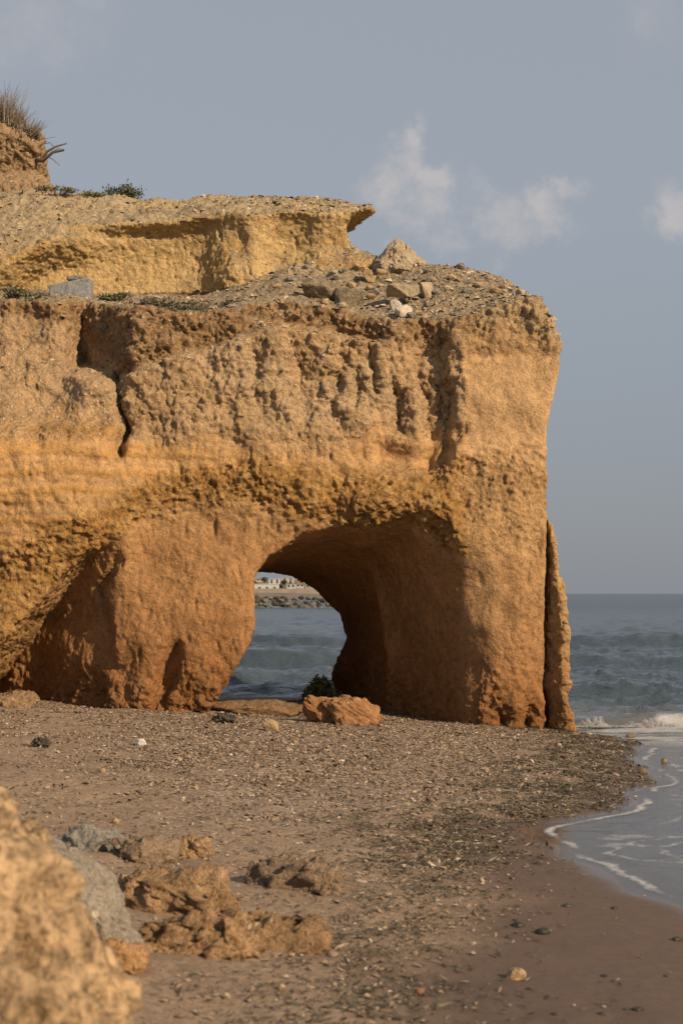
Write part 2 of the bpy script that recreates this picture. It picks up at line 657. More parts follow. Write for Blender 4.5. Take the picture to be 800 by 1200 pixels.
def front(U, V, x, z):
    """depth of the lower cliff's front face over (x, z), in metres"""
    P = np.stack([x.ravel(), np.zeros(x.size), z.ravel()], 1)
    n1 = fbm(P, 0.45, 3, off=1).reshape(x.shape)
    n2 = fbm(P, 1.6, 3, off=2).reshape(x.shape)
    wob = perlin(P, 1.1, 5).reshape(x.shape) * 9
    wob2 = perlin(P, 3.1, 6).reshape(x.shape) * 5
    wob3 = wob + fbm(P, 2.2, 3, off=14).reshape(x.shape) * 16
    dmod = np.clip(.75 + 1.1 * perlin(P, 1.7, 15).reshape(x.shape), .1, 1.6)
    F = 20.62 + n1 * 0.22 + n2 * 0.10
    F = F + 0.0016 * np.maximum(520 - V, 0)
    # upper left: slumped slope leaning back
    lf = sm(100, 62, U + wob2)
    F = F + lf * 0.0042 * np.clip(505 - V, 0, 150) + 0.25 * sm(150, 60, U) * sm(520, 470, V)
    F = F - sm(190, 100, U) * 0.25 * sm(470, 540, V) * sm(700, 600, V)
    # dark notch: a wall facing away to the left, with a sharp right edge
    nb = 452 - 0.35 * np.abs(U - 146)
    nm = sm(58, 70, U + wob2) * sm(153, 147, U + wob2 * .6 + 0.06 * (V - 390)) * sm(nb + 4, nb - 26, V + wob)
    F = F * (1 - nm) + nm * (21.15 + 1.35 * np.clip((150 - U) / 88, 0, 1) + 0.12 * n2)
    F = F + 0.42 * np.exp(-(segd(U + wob2, V, [(128, 430), (135, 460), (146, 500), (140, 530)]) / 6.5) ** 2)
    # brown strip under the turf sits back behind the paler face below it
    vd = I_(U, [140, 150, 185, 210, 260, 330, 380, 430], [440, 430, 417, 408, 396, 374, 380, 392])
    F = F + 0.30 * sm(vd + 9, vd - 6, V + wob2) * sm(138, 150, U) * sm(470, 430, U)
    # runnels
    for (u, a, b, w, dep) in [(434, 396, 452, 8, .34), (418, 405, 478, 6, .16), (492, 398, 500, 9, .20), (509, 430, 560, 6, .18),
                              (524, 392, 548, 7, .24), (462, 420, 545, 10, .18), (396, 405, 505, 8, .13), (346, 380, 450, 8, .12),
                              (300, 400, 470, 7, .10), (450, 500, 548, 9, .22), (498, 500, 552, 12, .30), (470, 520, 556, 16, .16)]:
        F = F + dep * dmod * np.exp(-((U + wob3 - u) / w) ** 2) * sm(a - 12, a + 12, V) * sm(b + 15, b - 15, V)
    # crumbled pockets in the upper face
    F = F + 0.16 * fbm(P, 1.25, 4, .6, off=18).reshape(x.shape) * sm(560, 500, V) * sm(545, 520, U)
    F = F + 0.30 * np.clip(perlin(P * np.array([1, 1, .7]), 1.9, 19).reshape(x.shape) - .28, 0, 1) * sm(545, 500, V) * sm(545, 520, U)
    # right hand buttress stands forward of the arch wall
    F = F - 0.20 * sm(514, 534, U + wob * .5) * sm(700, 610, V)
    F = F - 0.22 * np.exp(-((V + wob - 590) / 26) ** 2) * sm(380, 440, U) * sm(545, 515, U)
    F = F - 0.22 * sm(540, 580, U) * sm(560, 700, V)
    F = F + 0.10 * sm(424, 414, V + wob2) * sm(545, 560, U)
    F = F + 0.16 * sm(600, 640, U) * sm(520, 600, V)
    # coarse band: swells out over the clay below
    vb = I_(U, [0, 60, 130, 180, 240, 300, 330, 370, 490, 520, 545, 600, 660], [758, 690, 632, 604, 592, 586, 600, 614, 614, 640, 680, 650, 640])
    F = F - (0.05 + 0.13 * sm(300, 380, U)) * np.exp(-((V + wob - (vb - 35)) / 38) ** 2) * sm(600, 540, U)
    F = F + 0.05 * sm(vb - 20, vb + 30, V + wob2) * sm(125, 145, U) * sm(330, 300, U)
    F = F - 0.16 * sm(660, 780, V) * sm(140, 175, U) * sm(330, 290, U)
    # alcove at the left
    ve = I_(U, EDGE_U, EDGE_V)
    under = sm(ve - 3, ve + 5, V + wob2 * 0.7) * sm(150, 122, U + wob * .5 + 0.04 * (V - 640))
    depth = 0.06 + np.clip(142 - U + wob, 0, 400) * 0.0112 - 0.10 * np.exp(-((U + wob - 84) / 34) ** 2) * sm(680, 760, V)
    F = F + under * np.clip(depth, 0, 3.0)
    F = F + 0.17 * np.exp(-(segd(U + wob2, V, [(137, 655), (116, 690), (124, 735), (132, 785)]) / 5.5) ** 2)
    # hollow in the pillar foot
    rr = np.hypot((U + wob * .6 - 197 + 0.25 * (V - 790)) / 17, (V - 792) / 44)
    F = F + 0.28 * sm(1.15, 0.55, rr)
    # right fin: crack and toe
    F = F + 0.25 * np.exp(-(np.hypot((U - 618) / 7, (V - 842) / 22)) ** 2) + 0.2 * np.exp(-(np.hypot((U - 585) / 12, (V - 846) / 16)) ** 2)
    return F


TF_U = [-400, 0, 80, 150, 240, 330, 430, 520, 560, 600, 634, 700]
TF_V = [330, 349, 352, 362, 370, 364, 386, 388, 372, 356, 346, 346]
TB_U = [-400, 0, 60, 110, 240, 290, 330, 430, 470, 540, 580, 610, 640, 700]
TB_V = [325, 336, 343, 346, 344, 326, 311, 302, 306, 314, 322, 333, 344, 344]


def top_low(x, y):
    u = U_of(x, y)
    yf = 20.4 + 1.1 * sm(160, 90, u)
    yb = 24.0 - 1.2 * sm(430, 520, u)
    t = np.clip((y - yf) / (yb - yf), 0, 1)
    v = I_(u, TF_U, TF_V) * (1 - t) + I_(u, TB_U, TB_V) * t
    z = CAMZ + (HOR - v) * np.minimum(y, yb) / FPX
    return z - 0.12 * np.maximum(y - yb - .1, 0)


RIM_U = [-400, 0, 20, 45, 75, 130, 210, 240, 270, 330, 380, 432, 520]
RIM_V = [280, 276, 274, 271, 269, 266, 261, 256, 251, 251, 249, 245, 245]
SCO_V = [345, 334, 324, 304, 290, 279, 267, 258, 253, 253, 251, 247, 247]
SIL_U = [-400, 0, 45, 120, 200, 260, 370, 400, 432, 520]
SIL_V = [226, 226, 224, 231, 234, 231, 232, 237, 242, 242]


def top_up(x, y):
    u = U_of(x, y)
    t = np.clip((y - 23.55) / (25.2 - 23.55), 0, 1)
    v = I_(u, RIM_U, RIM_V) * (1 - t) + I_(u, SIL_U, SIL_V) * t
    z = CAMZ + (HOR - v) * np.minimum(y, 25.2) / FPX
    return z - 0.10 * np.maximum(y - 25.4, 0)


def back_wall(x):
    return 25.6 + np.where(x < -3.4, np.clip((-3.4 - x) * 2.4, 0, 5.2), 0)


# right silhouette of the main block and of the upper band
RV = [300, 345, 360, 385, 400, 430, 460, 500, 600, 612, 640, 700, 740, 800, 830, 858, 900]
RU = [634, 639, 648, 660, 664, 661, 653, 644, 645, 645, 643, 642, 643, 643, 642, 642, 642]
R2V = [200, 234, 240, 244, 247, 251, 257, 266, 285, 296, 304, 330]
R2U = [432, 438, 447, 445, 430, 417, 409, 404, 407, 416, 432, 470]


def smax(a, b, k):
    h = np.clip(0.5 - 0.5 * (b - a) / k, 0, 1)
    return b * (1 - h) + a * h + k * h * (1 - h)


XX, ZZ = np.meshgrid(gx, gz, indexing='ij')
Uf, Vf = U_of(XX, DF), V_of(ZZ, DF)
Ffront = front(Uf, Vf, XX, ZZ).astype(np.float32)
XY, YX = np.meshgrid(gx, gy, indexing='ij')
PT = np.stack([XY.ravel(), YX.ravel(), np.zeros(XY.size)], 1)
rough_top = (fbm(PT, 1.3, 4, off=3) * 0.10).reshape(XY.shape)
Tlow = (top_low(XY, YX) + rough_top).astype(np.float32)
Tup = (top_up(XY, YX) + rough_top * .6).astype(np.float32)
Rz = ((I_(V_of(gz, 20.3), RV, RU) - 400) / FPX * 20.3).astype(np.float32)

G = Ffront[:, None, :] - gy[None, :, None]
G = smax(G, gz[None, None, :] - Tlow[:, :, None], np.float32(0.10))
side = gx[:, None, None] - (Rz[None, None, :] - np.float32(0.10) * np.maximum(gy - 20.6, 0)[None, :, None])
G = smax(G, side * np.float32(0.95), np.float32(0.08))
G = np.maximum(G, gy[None, :, None] - back_wall(gx)[:, None, None].astype(np.float32))

# tunnel through the wall
TF = np.array([(222, 880), (262, 800), (290, 754), (298, 736), (301, 672), (316, 650), (356, 624), (405, 612), (486, 611), (516, 650), (546, 712), (557, 775), (551, 880)], float)
TM = np.array([(215, 880), (230, 800), (250, 754), (262, 736), (275, 690), (298, 668), (330, 655), (372, 652), (425, 664), (446, 700), (452, 735), (456, 785), (452, 880)], float)
TR = np.array([(200, 880), (208, 800), (216, 752), (226, 720), (250, 690), (282, 670), (315, 665), (348, 668), (382, 684), (410, 714), (418, 745), (406, 788), (408, 880)], float)


def sec(T, d):
    return np.stack([(T[:, 0] - 400) / FPX * d, CAMZ + (HOR - T[:, 1]) / FPX * d], 1)


SF, SM_, SR = sec(TF, 20.6), sec(TM, 22.6), sec(TR, 24.3)


def poly_sdf(x, z, P):
    d = np.full(x.shape, 1e9)
    s = np.ones(x.shape)
    n = len(P)
    for i in range(n):
        a, b = P[i], P[i - 1]
        e = b - a
        wx, wz = x - a[0], z - a[1]
        t = np.clip((wx * e[0] + wz * e[1]) / (e @ e), 0, 1)
        d = np.minimum(d, (wx - e[0] * t) ** 2 + (wz - e[1] * t) ** 2)
        c1 = z >= a[1]
        c2 = z < b[1]
        c3 = e[0] * wz > e[1] * wx
        f = (c1 & c2 & c3) | (~c1 & ~c2 & ~c3)
        s = np.where(f, -s, s)
    return s * np.sqrt(d)


ix = np.where((gx > -4.2) & (gx < 3.0))[0]
iz = np.where(gz < 4.0)[0]
tx, tz = np.meshgrid(gx[ix], gz[iz], indexing='ij')
for j, y in enumerate(gy):
    if y > 26.2:
        break
    if y < 22.6:
        t = np.clip((y - 20.6) / 2.0, -0.25, 1)
        t = t ** 0.85 if t > 0 else t
        Pn = SF * (1 - t) + SM_ * t
    else:
        t = min((y - 22.6) / 1.7, 1.3)
        Pn = SM_ * (1 - t) + SR * t
    Pn = Pn.copy()
    Pn[9:, 0] -= 0.16 * math.exp(-((y - 22.35) / .16) ** 2)
    d = poly_sdf(tx, tz, Pn)
    sl = G[ix[0]:ix[-1] + 1, j, iz[0]:iz[-1] + 1]
    G[ix[0]:ix[-1] + 1, j, iz[0]:iz[-1] + 1] = smax(sl, -d.astype(np.float32), np.float32(0.035))

# upper band with its wave-cut hollow and overhanging lip
U2, V2 = U_of(XX, 24.0), V_of(ZZ, 24.0)
P2 = np.stack([XX.ravel(), np.zeros(XX.size), ZZ.ravel()], 1)
nn = (fbm(P2, 0.9, 4, off=8) * 0.22).reshape(XX.shape)
rimv = I_(U2, RIM_U, RIM_V)
p = V2 - rimv
deepu = sm(10, 60, U2) * sm(275, 235, U2)
sco = I_(U2, RIM_U, SCO_V)
p2 = V2 - sco
bulge = 0.44 * np.clip((V2 - rimv) / np.maximum(sco - rimv, 4), 0, 1) * sm(150, 60, U2)
bowl = 0.50 * sm(-20, 190, U2) * sm(300, 225, U2) + 0.22 * sm(290, 330, U2) * sm(385, 345, U2)
F2 = 23.50 + nn * .7 + bowl * sm(-8, 14, p) + 0.05 * sm(1, 8, p) - bulge + (bulge + .10) * sm(-2, 30, p2) - (0.26 - 0.12 * deepu) * sm(30, 80, p2)
F2 = F2 + 0.08 * np.exp(-((U2 - 276 - .2 * p) / 8) ** 2) * sm(8, 30, p)
F2 = F2 - 0.05 * np.exp(-((U2 - 258) / 14) ** 2) * sm(0, 20, p)
R2 = ((I_(V_of(gz, 24.0), R2V, R2U) - 400) / FPX * 24.0).astype(np.float32)
G2 = F2.astype(np.float32)[:, None, :] - gy[None, :, None]
G2 = smax(G2, gz[None, None, :] - Tup[:, :, None], np.float32(0.05))
G2 = smax(G2, (gx[:, None, None] - R2[None, None, :] + np.float32(0.30) * np.maximum(np.abs(gy - 23.85) - .12, 0)[None, :, None]) * np.float32(0.8), np.float32(0.04))
G2 = np.maximum(G2, gy[None, :, None] - back_wall(gx)[:, None, None].astype(np.float32) + np.float32(0.05))
G2 = np.maximum(G2, np.float32(6.0) - gz[None, None, :])
G = np.minimum(G, G2)
del G2
# earth bank far up at the left
U3, V3 = U_of(XX, 27.4), V_of(ZZ, 27.4)
n3 = (fbm(P2, 1.1, 4, off=12) * 0.25).reshape(XX.shape)
F3 = (27.3 + n3 + 0.25 * sm(160, 215, V3) - 0.5 * sm(196, 225, V3)).astype(np.float32)
T3 = CAMZ + (HOR - I_(U_of(XY, 27.4), [-300, -40, 0, 20, 45, 60], [120, 140, 150, 158, 172, 190])) / FPX * YX + rough_top * 1.5
R3 = ((I_(V_of(gz, 27.4), [100, 150, 170, 190, 205, 222, 260], [38, 40, 47, 40, 42, 60, 80]) - 400) / FPX * 27.4).astype(np.float32)
G3 = F3[:, None, :] - gy[None, :, None]
G3 = smax(G3, gz[None, None, :] - T3.astype(np.float32)[:, :, None], np.float32(0.08))
G3 = smax(G3, gx[:, None, None] - R3[None, None, :] + np.float32(0.15) * np.maximum(gy - 27.4, 0)[None, :, None], np.float32(0.08))
G3 = np.maximum(G3, gy[None, :, None] - np.float32(30.6))
G3 = np.maximum(G3, np.float32(7.0) - gz[None, None, :])
G = np.minimum(G, G3)
del G3
CV, CQ = surface_nets(G, (X0, Y0, Z0), H)
del G
# drop what lies under the sand and the faces at the far side of the box floor
CV = laplace(CV, CQ, 0.5, 1)
_n0 = vnormals(CV, CQ)[CQ[:, 0]]
_c0 = CV[CQ[:, 0]]
_see = (np.einsum('ij,ij->i', _n0, np.array([0, 0, CAMZ], np.float32) - _c0) / np.linalg.norm(_c0, axis=1) > -0.22) & (_c0[:, 0] > -6.6) & (_c0[:, 2] > -.1) | (_n0[:, 2] > .5) & (_c0[:, 1] < 26)
coarse_q = CQ[~_see]
CV, _fq = subdiv(CV, CQ[_see])
CQ = np.concatenate([coarse_q, _fq])
CV = laplace(CV, CQ, 0.5, 1)
CN = vnormals(CV, CQ)


def compact(V, Q, keep_q, arrs):
    Q = Q[keep_q]
    used = np.unique(Q)
    mp_ = np.full(len(V), -1, np.int32)
    mp_[used] = np.arange(len(used))
    return V[used], mp_[Q], [a[used] for a in arrs]


keep = CV[CQ][:, :, 2].max(1) > -0.3
CV, CQ, (CN,) = compact(CV, CQ, keep, [CN])

# ---- strata, colour and relief
x, y, z = CV[:, 0], CV[:, 1], CV[:, 2]
Pn = CV
U, V = U_of(x, DF), V_of(z, DF)
w1 = fbm(Pn, 0.9, 3, off=21)
w2 = fbm(Pn, 3.5, 3, off=22)
zl = top_low(x, y)
upper = (y > 22.9) & (z > zl + 0.02) & (x < 1.6) & (z > 6.2)
bank = (y > 26.3) & (z > CAMZ + (HOR - 224) / FPX * y - .05)
lower = ~upper & ~bank
up_face = sm(0.35, 0.75, CN[:, 2])

vb = I_(U, [-200, 0, 60, 130, 180, 240, 300, 330, 370, 490, 520, 545, 600, 660], [1000, 758, 690, 632, 604, 594, 590, 600, 612, 612, 640, 650, 640, 640])
vt = I_(U, [-200, 0, 60, 130, 180, 240, 300, 370, 490, 520, 560, 600, 660], [740, 655, 622, 585, 556, 545, 535, 545, 555, 545, 528, 520, 520])
wv = w1 * 14 + w2 * 10
soft = sm(150, 180, U) * sm(330, 290, U)
nod = sm(vt - 10, vt + 12, V + wv) * sm(vb + 10 + 14 * soft, vb - 4 - 22 * soft, V + wv * (.6 + soft))
low = sm(vb - 4, vb + 14, V + wv * .6)
wv2 = wv * 1.6 + w1 * 16 + 14 * np.sin(U * .012 + 1)
sand_l = sm(495, 530, V + wv2) * (1 - sm(vt - 10, vt + 12, V + wv))
roughz = (1 - sm(478, 535, V + wv2))
vd = I_(U, [-200, 0, 80, 140, 150, 185, 210, 260, 330, 380, 430, 520, 540, 600, 660], [345, 352, 365, 430, 430, 417, 408, 396, 374, 384, 396, 400, 385, 378, 410])
crust = sm(vd + 8, vd - 8, V + wv * .8)
smooth_r = sm(540, 552, U + w2 * 10) * sm(405, 420, V + w2 * 10) * sm(560, 520, V + wv)   # smooth pale panel on the right buttress
fine_d = fbm(Pn, 7.0, 4, 0.6, off=31)
mid_d = fbm(Pn, 2.6, 4, 0.55, off=32)
rdg = ridged(Pn * np.array([1, 1, 0.5], np.float32), 2.0, 5, 0.6, off=33)
cr_a = crumble(Pn, 3.2, 3.0, .6, 2)          # 30 cm and smaller broken blocks
cr_b = crumble(Pn, 8.5, 9.0, .6, 2)          # 12 cm and smaller
f1, f2_, cid = worley(Pn + (w2 * 0.06)[:, None], 9.0, off=2)
g1, g2_, gid = worley(Pn + (w2 * 0.10)[:, None], 5.0, off=5)
knob = np.clip(0.5 - f1, 0, 1) * (_hv[cid] > .62)
big = np.clip(0.45 - g1, 0, 1) * (_hv[gid] > .80)
lay = np.sin((z + w1 * 0.10) * 46) * 0.5 + np.sin((z + w1 * 0.16) * 19)
pitv = np.clip(perlin(Pn * np.array([1, 1, .38], np.float32), 9.5, 41) - 0.34, 0, 1)      # upright drip pits
pitr = np.clip(perlin(Pn, 4.5, 47) - 0.36, 0, 1)
fr = 1.0 - smooth_r * 0.75
patch = sm(-.25, .35, fbm(Pn, .8, 3, off=49))     # crumbling comes and goes
flatp = 1 - up_face
vfine = fbm(Pn, 16.0, 2, 0.6, off=35)
eros = ridged(Pn * np.array([1, 1, 0.6], np.float32) + (w2 * .12)[:, None], 3.4, 4, 0.62, off=36)
disp = (fine_d * 0.016 + mid_d * 0.034 + vfine * .009) * fr - pitv * 0.09 * fr
disp += nod * ((cr_b * 0.085 + cr_a * 0.05 + knob * 0.08 + fine_d * 0.055 + vfine * .04) * (.70 + .55 * patch) - pitr * .17) * np.where(U > 545, .42, .78) * (1 - .35 * sm(170, 120, U))
calm = 1 - .4 * sm(150, 110, U)
disp += roughz * lower * calm * (rdg * 0.034 + eros * .030 + cr_a * 0.05 * patch + cr_b * .042 + knob * 0.07 + big * 0.11 + fine_d * .022 + vfine * .028) * (1 - smooth_r) * flatp
disp += crust * lower * (fine_d * 0.03 + cr_b * 0.04 + eros * .04) * flatp
disp += sand_l * lower * (lay * 0.010 * sm(420, 300, U) + fine_d * .015 * patch)
disp += low * lower * (fine_d * 0.008 + cr_b * .016 * patch + vfine * .006 - pitr * .045 + ridged(Pn * np.array([1, 1, 0.35], np.float32), 1.7, 4, .6, off=44) * 0.018)
foot = sm(762, 845, V + w1 * 40) * lower
disp += foot * (fine_d * 0.05 + cr_a * 0.06 + cr_b * .045 + mid_d * 0.04 + eros * .03)
disp += upper * (cr_b * .014 + fine_d * 0.022 + vfine * .018 + rdg * 0.02 + eros * .012) * flatp
disp += up_face * upper * (mid_d * .07 + eros * .03)
disp += up_face * (knob * 0.04 + fine_d * 0.025 + cr_b * .03)
disp += bank * (fine_d * 0.05 + rdg * 0.05 + cr_a * .03)
jamb = sm(490, 520, U) * sm(610, 575, U) * sm(625, 660, V) * np.where(U < 562, 1, sm(800, 760, V)) * lower
disp = disp * (1 - .7 * jamb)
disp = np.where(lower & (U > 636) & (V > 600), disp * .55, disp)
inside_t = lower & (y > 20.95) & (z < 3.6) & (x > -3.6) & (x < 2.4) & (CN[:, 1] > -0.75)
disp = np.where(inside_t, disp * 0.7 + cr_a * .03 + rdg * .02, disp)
CV = (CV + CN * disp[:, None]).astype(np.float32)

C = lambda *a: np.array(a, np.float32)
col = np.tile(C(0.460, 0.288, 0.143), (len(CV), 1))


def lay_col(w, c):
    global col
    w = np.clip(w, 0, 1)[:, None].astype(np.float32)
    col = col * (1 - w) + C(*c) * w


pale_n = sm(-0.15, 0.35, w1 + w2 * .4)
lay_col(roughz * (0.35 + 0.5 * pale_n), (0.480, 0.335, 0.195))
lay_col(sand_l, (0.440, 0.257, 0.114))
lay_col(sand_l * sm(330, 160, U) * sm(0.1, 0.9, lay), (0.425, 0.235, 0.080))
lay_col(nod, (0.41, 0.225, 0.076))
lay_col(nod * sm(0.05, 0.35, fine_d), (0.50, 0.305, 0.125))
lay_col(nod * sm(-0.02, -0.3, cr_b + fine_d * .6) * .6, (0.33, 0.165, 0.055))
lay_col(low, (0.360, 0.194, 0.082))
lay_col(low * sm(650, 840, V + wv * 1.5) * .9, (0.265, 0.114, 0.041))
lay_col(low * sm(640, 600, V + wv) * .6, (0.405, 0.247, 0.114))
lay_col(sm(535, 550, U + w2 * 8) * sm(880, 600, V) * 0.8, (0.455, 0.277, 0.135))
lay_col(smooth_r, (0.475, 0.293, 0.145))
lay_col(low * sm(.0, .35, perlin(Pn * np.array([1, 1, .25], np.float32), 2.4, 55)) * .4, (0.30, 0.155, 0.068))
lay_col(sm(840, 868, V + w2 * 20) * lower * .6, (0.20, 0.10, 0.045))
lay_col(crust * lower * 0.75 * sm(-.5, .3, w1 + .2), (0.295, 0.175, 0.085))
lay_col(crust * lower * sm(545, 570, U), (0.43, 0.30, 0.165))
lay_col(roughz * lower * sm(.15, .45, w2 + w1) * sm(150, 60, U) * .6, (0.34, 0.215, 0.12))
top_lo = up_face * lower * (z > zl - .22)
lay_col(top_lo, (0.36, 0.272, 0.172))
lay_col(top_lo * sm(0.0, .3, w2 + w1 * .5) * .7, (0.29, 0.225, 0.15))
lay_col(upper * 1.0, (0.545, 0.370, 0.170))
hu = V_of(z, 24.0)
lay_col(upper * sm(300, 285, hu) * flatp * 0.6 * sm(-.2, .3, w1), (0.51, 0.365, 0.19))
lay_col(upper * sm(0.05, 0.3, w1) * flatp * .5, (0.45, 0.255, 0.085))
lay_col(upper * sm(0.1, 0.4, w2) * sm(310, 340, hu) * .6, (0.50, 0.38, 0.22))
lay_col(upper * up_face, (0.43, 0.325, 0.20))
lay_col(upper * up_face * sm(.05, .4, w1 + w2 * .6) * .7, (0.29, 0.22, 0.14))
lay_col(upper * up_face * sm(-.05, -.4, w1 - w2 * .4) * .7, (0.46, 0.33, 0.17))
lay_col(bank * 1.0, (0.37, 0.245, 0.14))
stony = np.clip(0.06 + roughz * (.25 + .75 * patch) * lower + up_face * 0.9 + nod * 0.2 + upper * 0.5 - smooth_r, 0, 1)

crag = np.clip(.22 + nod * .8 + roughz * .9 * lower + crust * .5 + foot * .7 + up_face * .8 + upper * .5 + bank * .5 + low * patch * .35, 0, 1) * (1 - .6 * smooth_r)

# ---- split into the parts one can name
fc_lab = np.zeros(len(CQ), np.int8)
c0 = CQ[:, 0]
fc_lab[upper[c0]] = 1
fc_lab[bank[c0]] = 2
cliff = empty('sea_arch_cliff', (0, 22.5, 0))
tag(cliff, 'golden sandstone sea cliff pierced by a natural arch above the beach', 'cliff')
parts = {0: ('arch_wall', None), 1: ('upper_rock_band', 'hollowed golden upper band with a thin overhanging lip'),
         2: ('earth_bank', 'bare earth bank on top of the cliff')}
for k, (nm, lb) in parts.items():
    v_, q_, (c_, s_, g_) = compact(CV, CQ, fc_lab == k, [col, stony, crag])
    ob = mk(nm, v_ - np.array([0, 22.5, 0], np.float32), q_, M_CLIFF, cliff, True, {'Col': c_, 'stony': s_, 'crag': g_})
    if lb:
        ob['label'] = lb
# the cracked-off slab leaning on the outer corner
SLAB = sec(np.array([(645, 604), (650, 626), (655, 655), (663, 700), (668, 742), (667, 778), (669, 806), (666, 822), (673, 838), (676, 872), (646, 872), (648, 845), (645, 826), (641, 808),
                     (644, 770), (642, 735), (645, 700), (643, 660)], float), 20.35)
hs = 0.03
sx_, sy_, sz_ = np.arange(2.6, 3.75, hs), np.arange(19.8, 21.7, hs), np.arange(-.3, 3.4, hs)
qx, qz = np.meshgrid(sx_, sz_, indexing='ij')
ps = poly_sdf(qx, qz, SLAB)
Pq = np.stack([qx.ravel(), np.zeros(qx.size), qz.ravel()], 1)
fy = 20.47 + (fbm(Pq, 1.6, 3, off=6) * .14).reshape(qx.shape) + .10 * sm(1.0, 2.8, qz)
_xr = I_(V_of(qz, 20.35), [604, 626, 655, 700, 742, 806, 838, 872], [645, 650, 655, 663, 668, 669, 673, 676])
_fr = np.clip((U_of(qx, 20.35) - 641) / np.maximum(_xr - 641, 4), 0, 1)
fy = fy + .34 * sm(.72, .05, _fr)
by_ = 21.3 - .25 * sm(.5, 2.6, qz)
Gs = smax(np.repeat(ps[:, None, :], len(sy_), 1), fy[:, None, :] - sy_[None, :, None], .05)
Gs = smax(Gs, sy_[None, :, None] - by_[:, None, :], .05)
SVv, SQq = surface_nets(Gs.astype(np.float32), (sx_[0], sy_[0], sz_[0]), hs)
SVv = laplace(SVv, SQq, .5, 1)
SVv, SQq = subdiv(SVv, SQq)
SNn = vnormals(SVv, SQq)
sd_ = fbm(SVv, 6, 4, .6, off=2) * .03 + crumble(SVv, 5, 2.0, .6, 2) * .05 + ridged(SVv * np.array([1, 1, .4], np.float32), 3.0, 3, off=3) * .025
SVv = SVv + SNn * sd_[:, None]
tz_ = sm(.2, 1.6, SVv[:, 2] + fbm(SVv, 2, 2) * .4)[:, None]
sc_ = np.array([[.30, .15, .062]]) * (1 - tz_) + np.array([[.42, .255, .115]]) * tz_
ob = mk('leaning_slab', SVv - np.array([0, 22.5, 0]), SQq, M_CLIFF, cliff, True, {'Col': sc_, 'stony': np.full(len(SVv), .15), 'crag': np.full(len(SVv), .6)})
ob['label'] = 'cracked-off slab leaning against the cliff corner'
_bq = CQ[(CV[CQ[:, 0], 2] > 4.5) & (CV[CQ[:, 0], 1] < 29)]
_vv, _qq, _ = compact(CV, _bq, np.ones(len(_bq), bool), [])
BVH = BVHTree.FromPolygons(_vv.tolist(), _qq.tolist())


def hit_cliff(u, v):
    d = Vector(((u - 400) / FPX, 1.0, (HOR - v) / FPX)).normalized()
    loc, nor, i, dist = BVH.ray_cast(Vector((0, 0, CAMZ)), d)
    return loc


def cliff_top(x, y):
    loc, nor, i, dist = BVH.ray_cast(Vector((x, y, 14)), Vector((0, 0, -1)))
    return loc


def beach_at(u, v):
    """beach point seen at a pixel"""
    d = 12.0
    for _ in range(40):
        p_ = px(u, v, d)
        zs = float(sand_z(np.array([p_[0]]), np.array([p_[1]]))[0])
        d = 0.5 * d + 0.5 * (CAMZ - zs) * FPX / (v - HOR)
    p_ = px(u, v, d)
    return np.array([p_[0], p_[1], zs])


# ------------------------------------------------------------------ beach
def span(*segs):
    out = []
    for a, b, s in segs:
        out.append(np.arange(a, b, s))
    return np.concatenate(out)


bx = span((-120, -20, 10), (-20, -6, .7), (-6, 4.6, .04), (4.6, 8, .2), (8, 20, 1), (20, 161, 20))
by = span((-60, -5, 5), (-5, 4, .5), (4, 9, .045), (9, 14, .055), (14, 21.5, .07), (21.5, 29, .15), (29, 40, 1), (40, 201, 20))
BX, BY = np.meshgrid(bx, by, indexing='ij')
BZ = sand_z(BX, BY)
Pb = np.stack([BX.ravel(), BY.ravel(), np.zeros(BX.size)], 1)
dsh = shore_d(BX.ravel(), BY.ravel())
# trodden, lumpy dry sand; smooth wet sand
dl_ = dry_lim(BY.ravel())
lump = sm(dl_ - .1, dl_ + .8, dsh)
BZ = BZ + ((fbm(Pb, 6.5, 3, off=51) * 0.012 + np.maximum(perlin(Pb, 2.2, 52), -0.1) * 0.02) * lump).reshape(BZ.shape)
wet = 1 - sm(-.25, .75, dsh - dl_ + perlin(Pb, 1.1, 53) * 0.35)
sheen = 1 - sm(0.05, 0.42, dsh + perlin(Pb, 1.6, 57) * .06)


_by = BY.ravel()
gravel = sm(-.1, .6, dsh - dl_ + perlin(Pb, .9, 58) * .5) * (.30 + .70 * sm(10, 15, _by + fbm(Pb, .5, 2, off=59) * 4)) * (.45 + .55 * sm(60, 250, U_of(BX.ravel(), np.maximum(_by, 1))))


def gridq(n, m):
    i = np.arange(n * m).reshape(n, m)
    return np.stack([i[:-1, :-1].ravel(), i[1:, :-1].ravel(), i[1:, 1:].ravel(), i[:-1, 1:].ravel()], 1).astype(np.int32)


m, t, b = new_mat('beach_sand')
geo = t.nodes.new('ShaderNodeNewGeometry')
pos = geo.outputs['Position']
aw = t.nodes.new('ShaderNodeAttribute')
aw.attribute_name = 'wet'
ash = t.nodes.new('ShaderNodeAttribute')
ash.attribute_name = 'sheen'
n1 = noise_n(t, 1.4, 4, .6, pos)
n2 = noise_n(t, 16, 5, .7, pos)
n3 = noise_n(t, 90, 3, .7, pos)
dry = mix_col(t, ramp(t, n1, [(.35, 0.0), (.65, 1.0)]), (0.330, 0.225, 0.142), (0.255, 0.170, 0.107))
dry = mix_col(t, 1.0, dry, ramp(t, n2, [(.3, .62), (.5, 1.0), (.7, 1.22)]), 'MULTIPLY')
gv = t.nodes.new('ShaderNodeTexVoronoi')
gv.inputs['Scale'].default_value = 42
t.links.new(pos, gv.inputs['Vector'])
gs = t.nodes.new('ShaderNodeSeparateColor')
t.links.new(gv.outputs['Color'], gs.inputs[0])
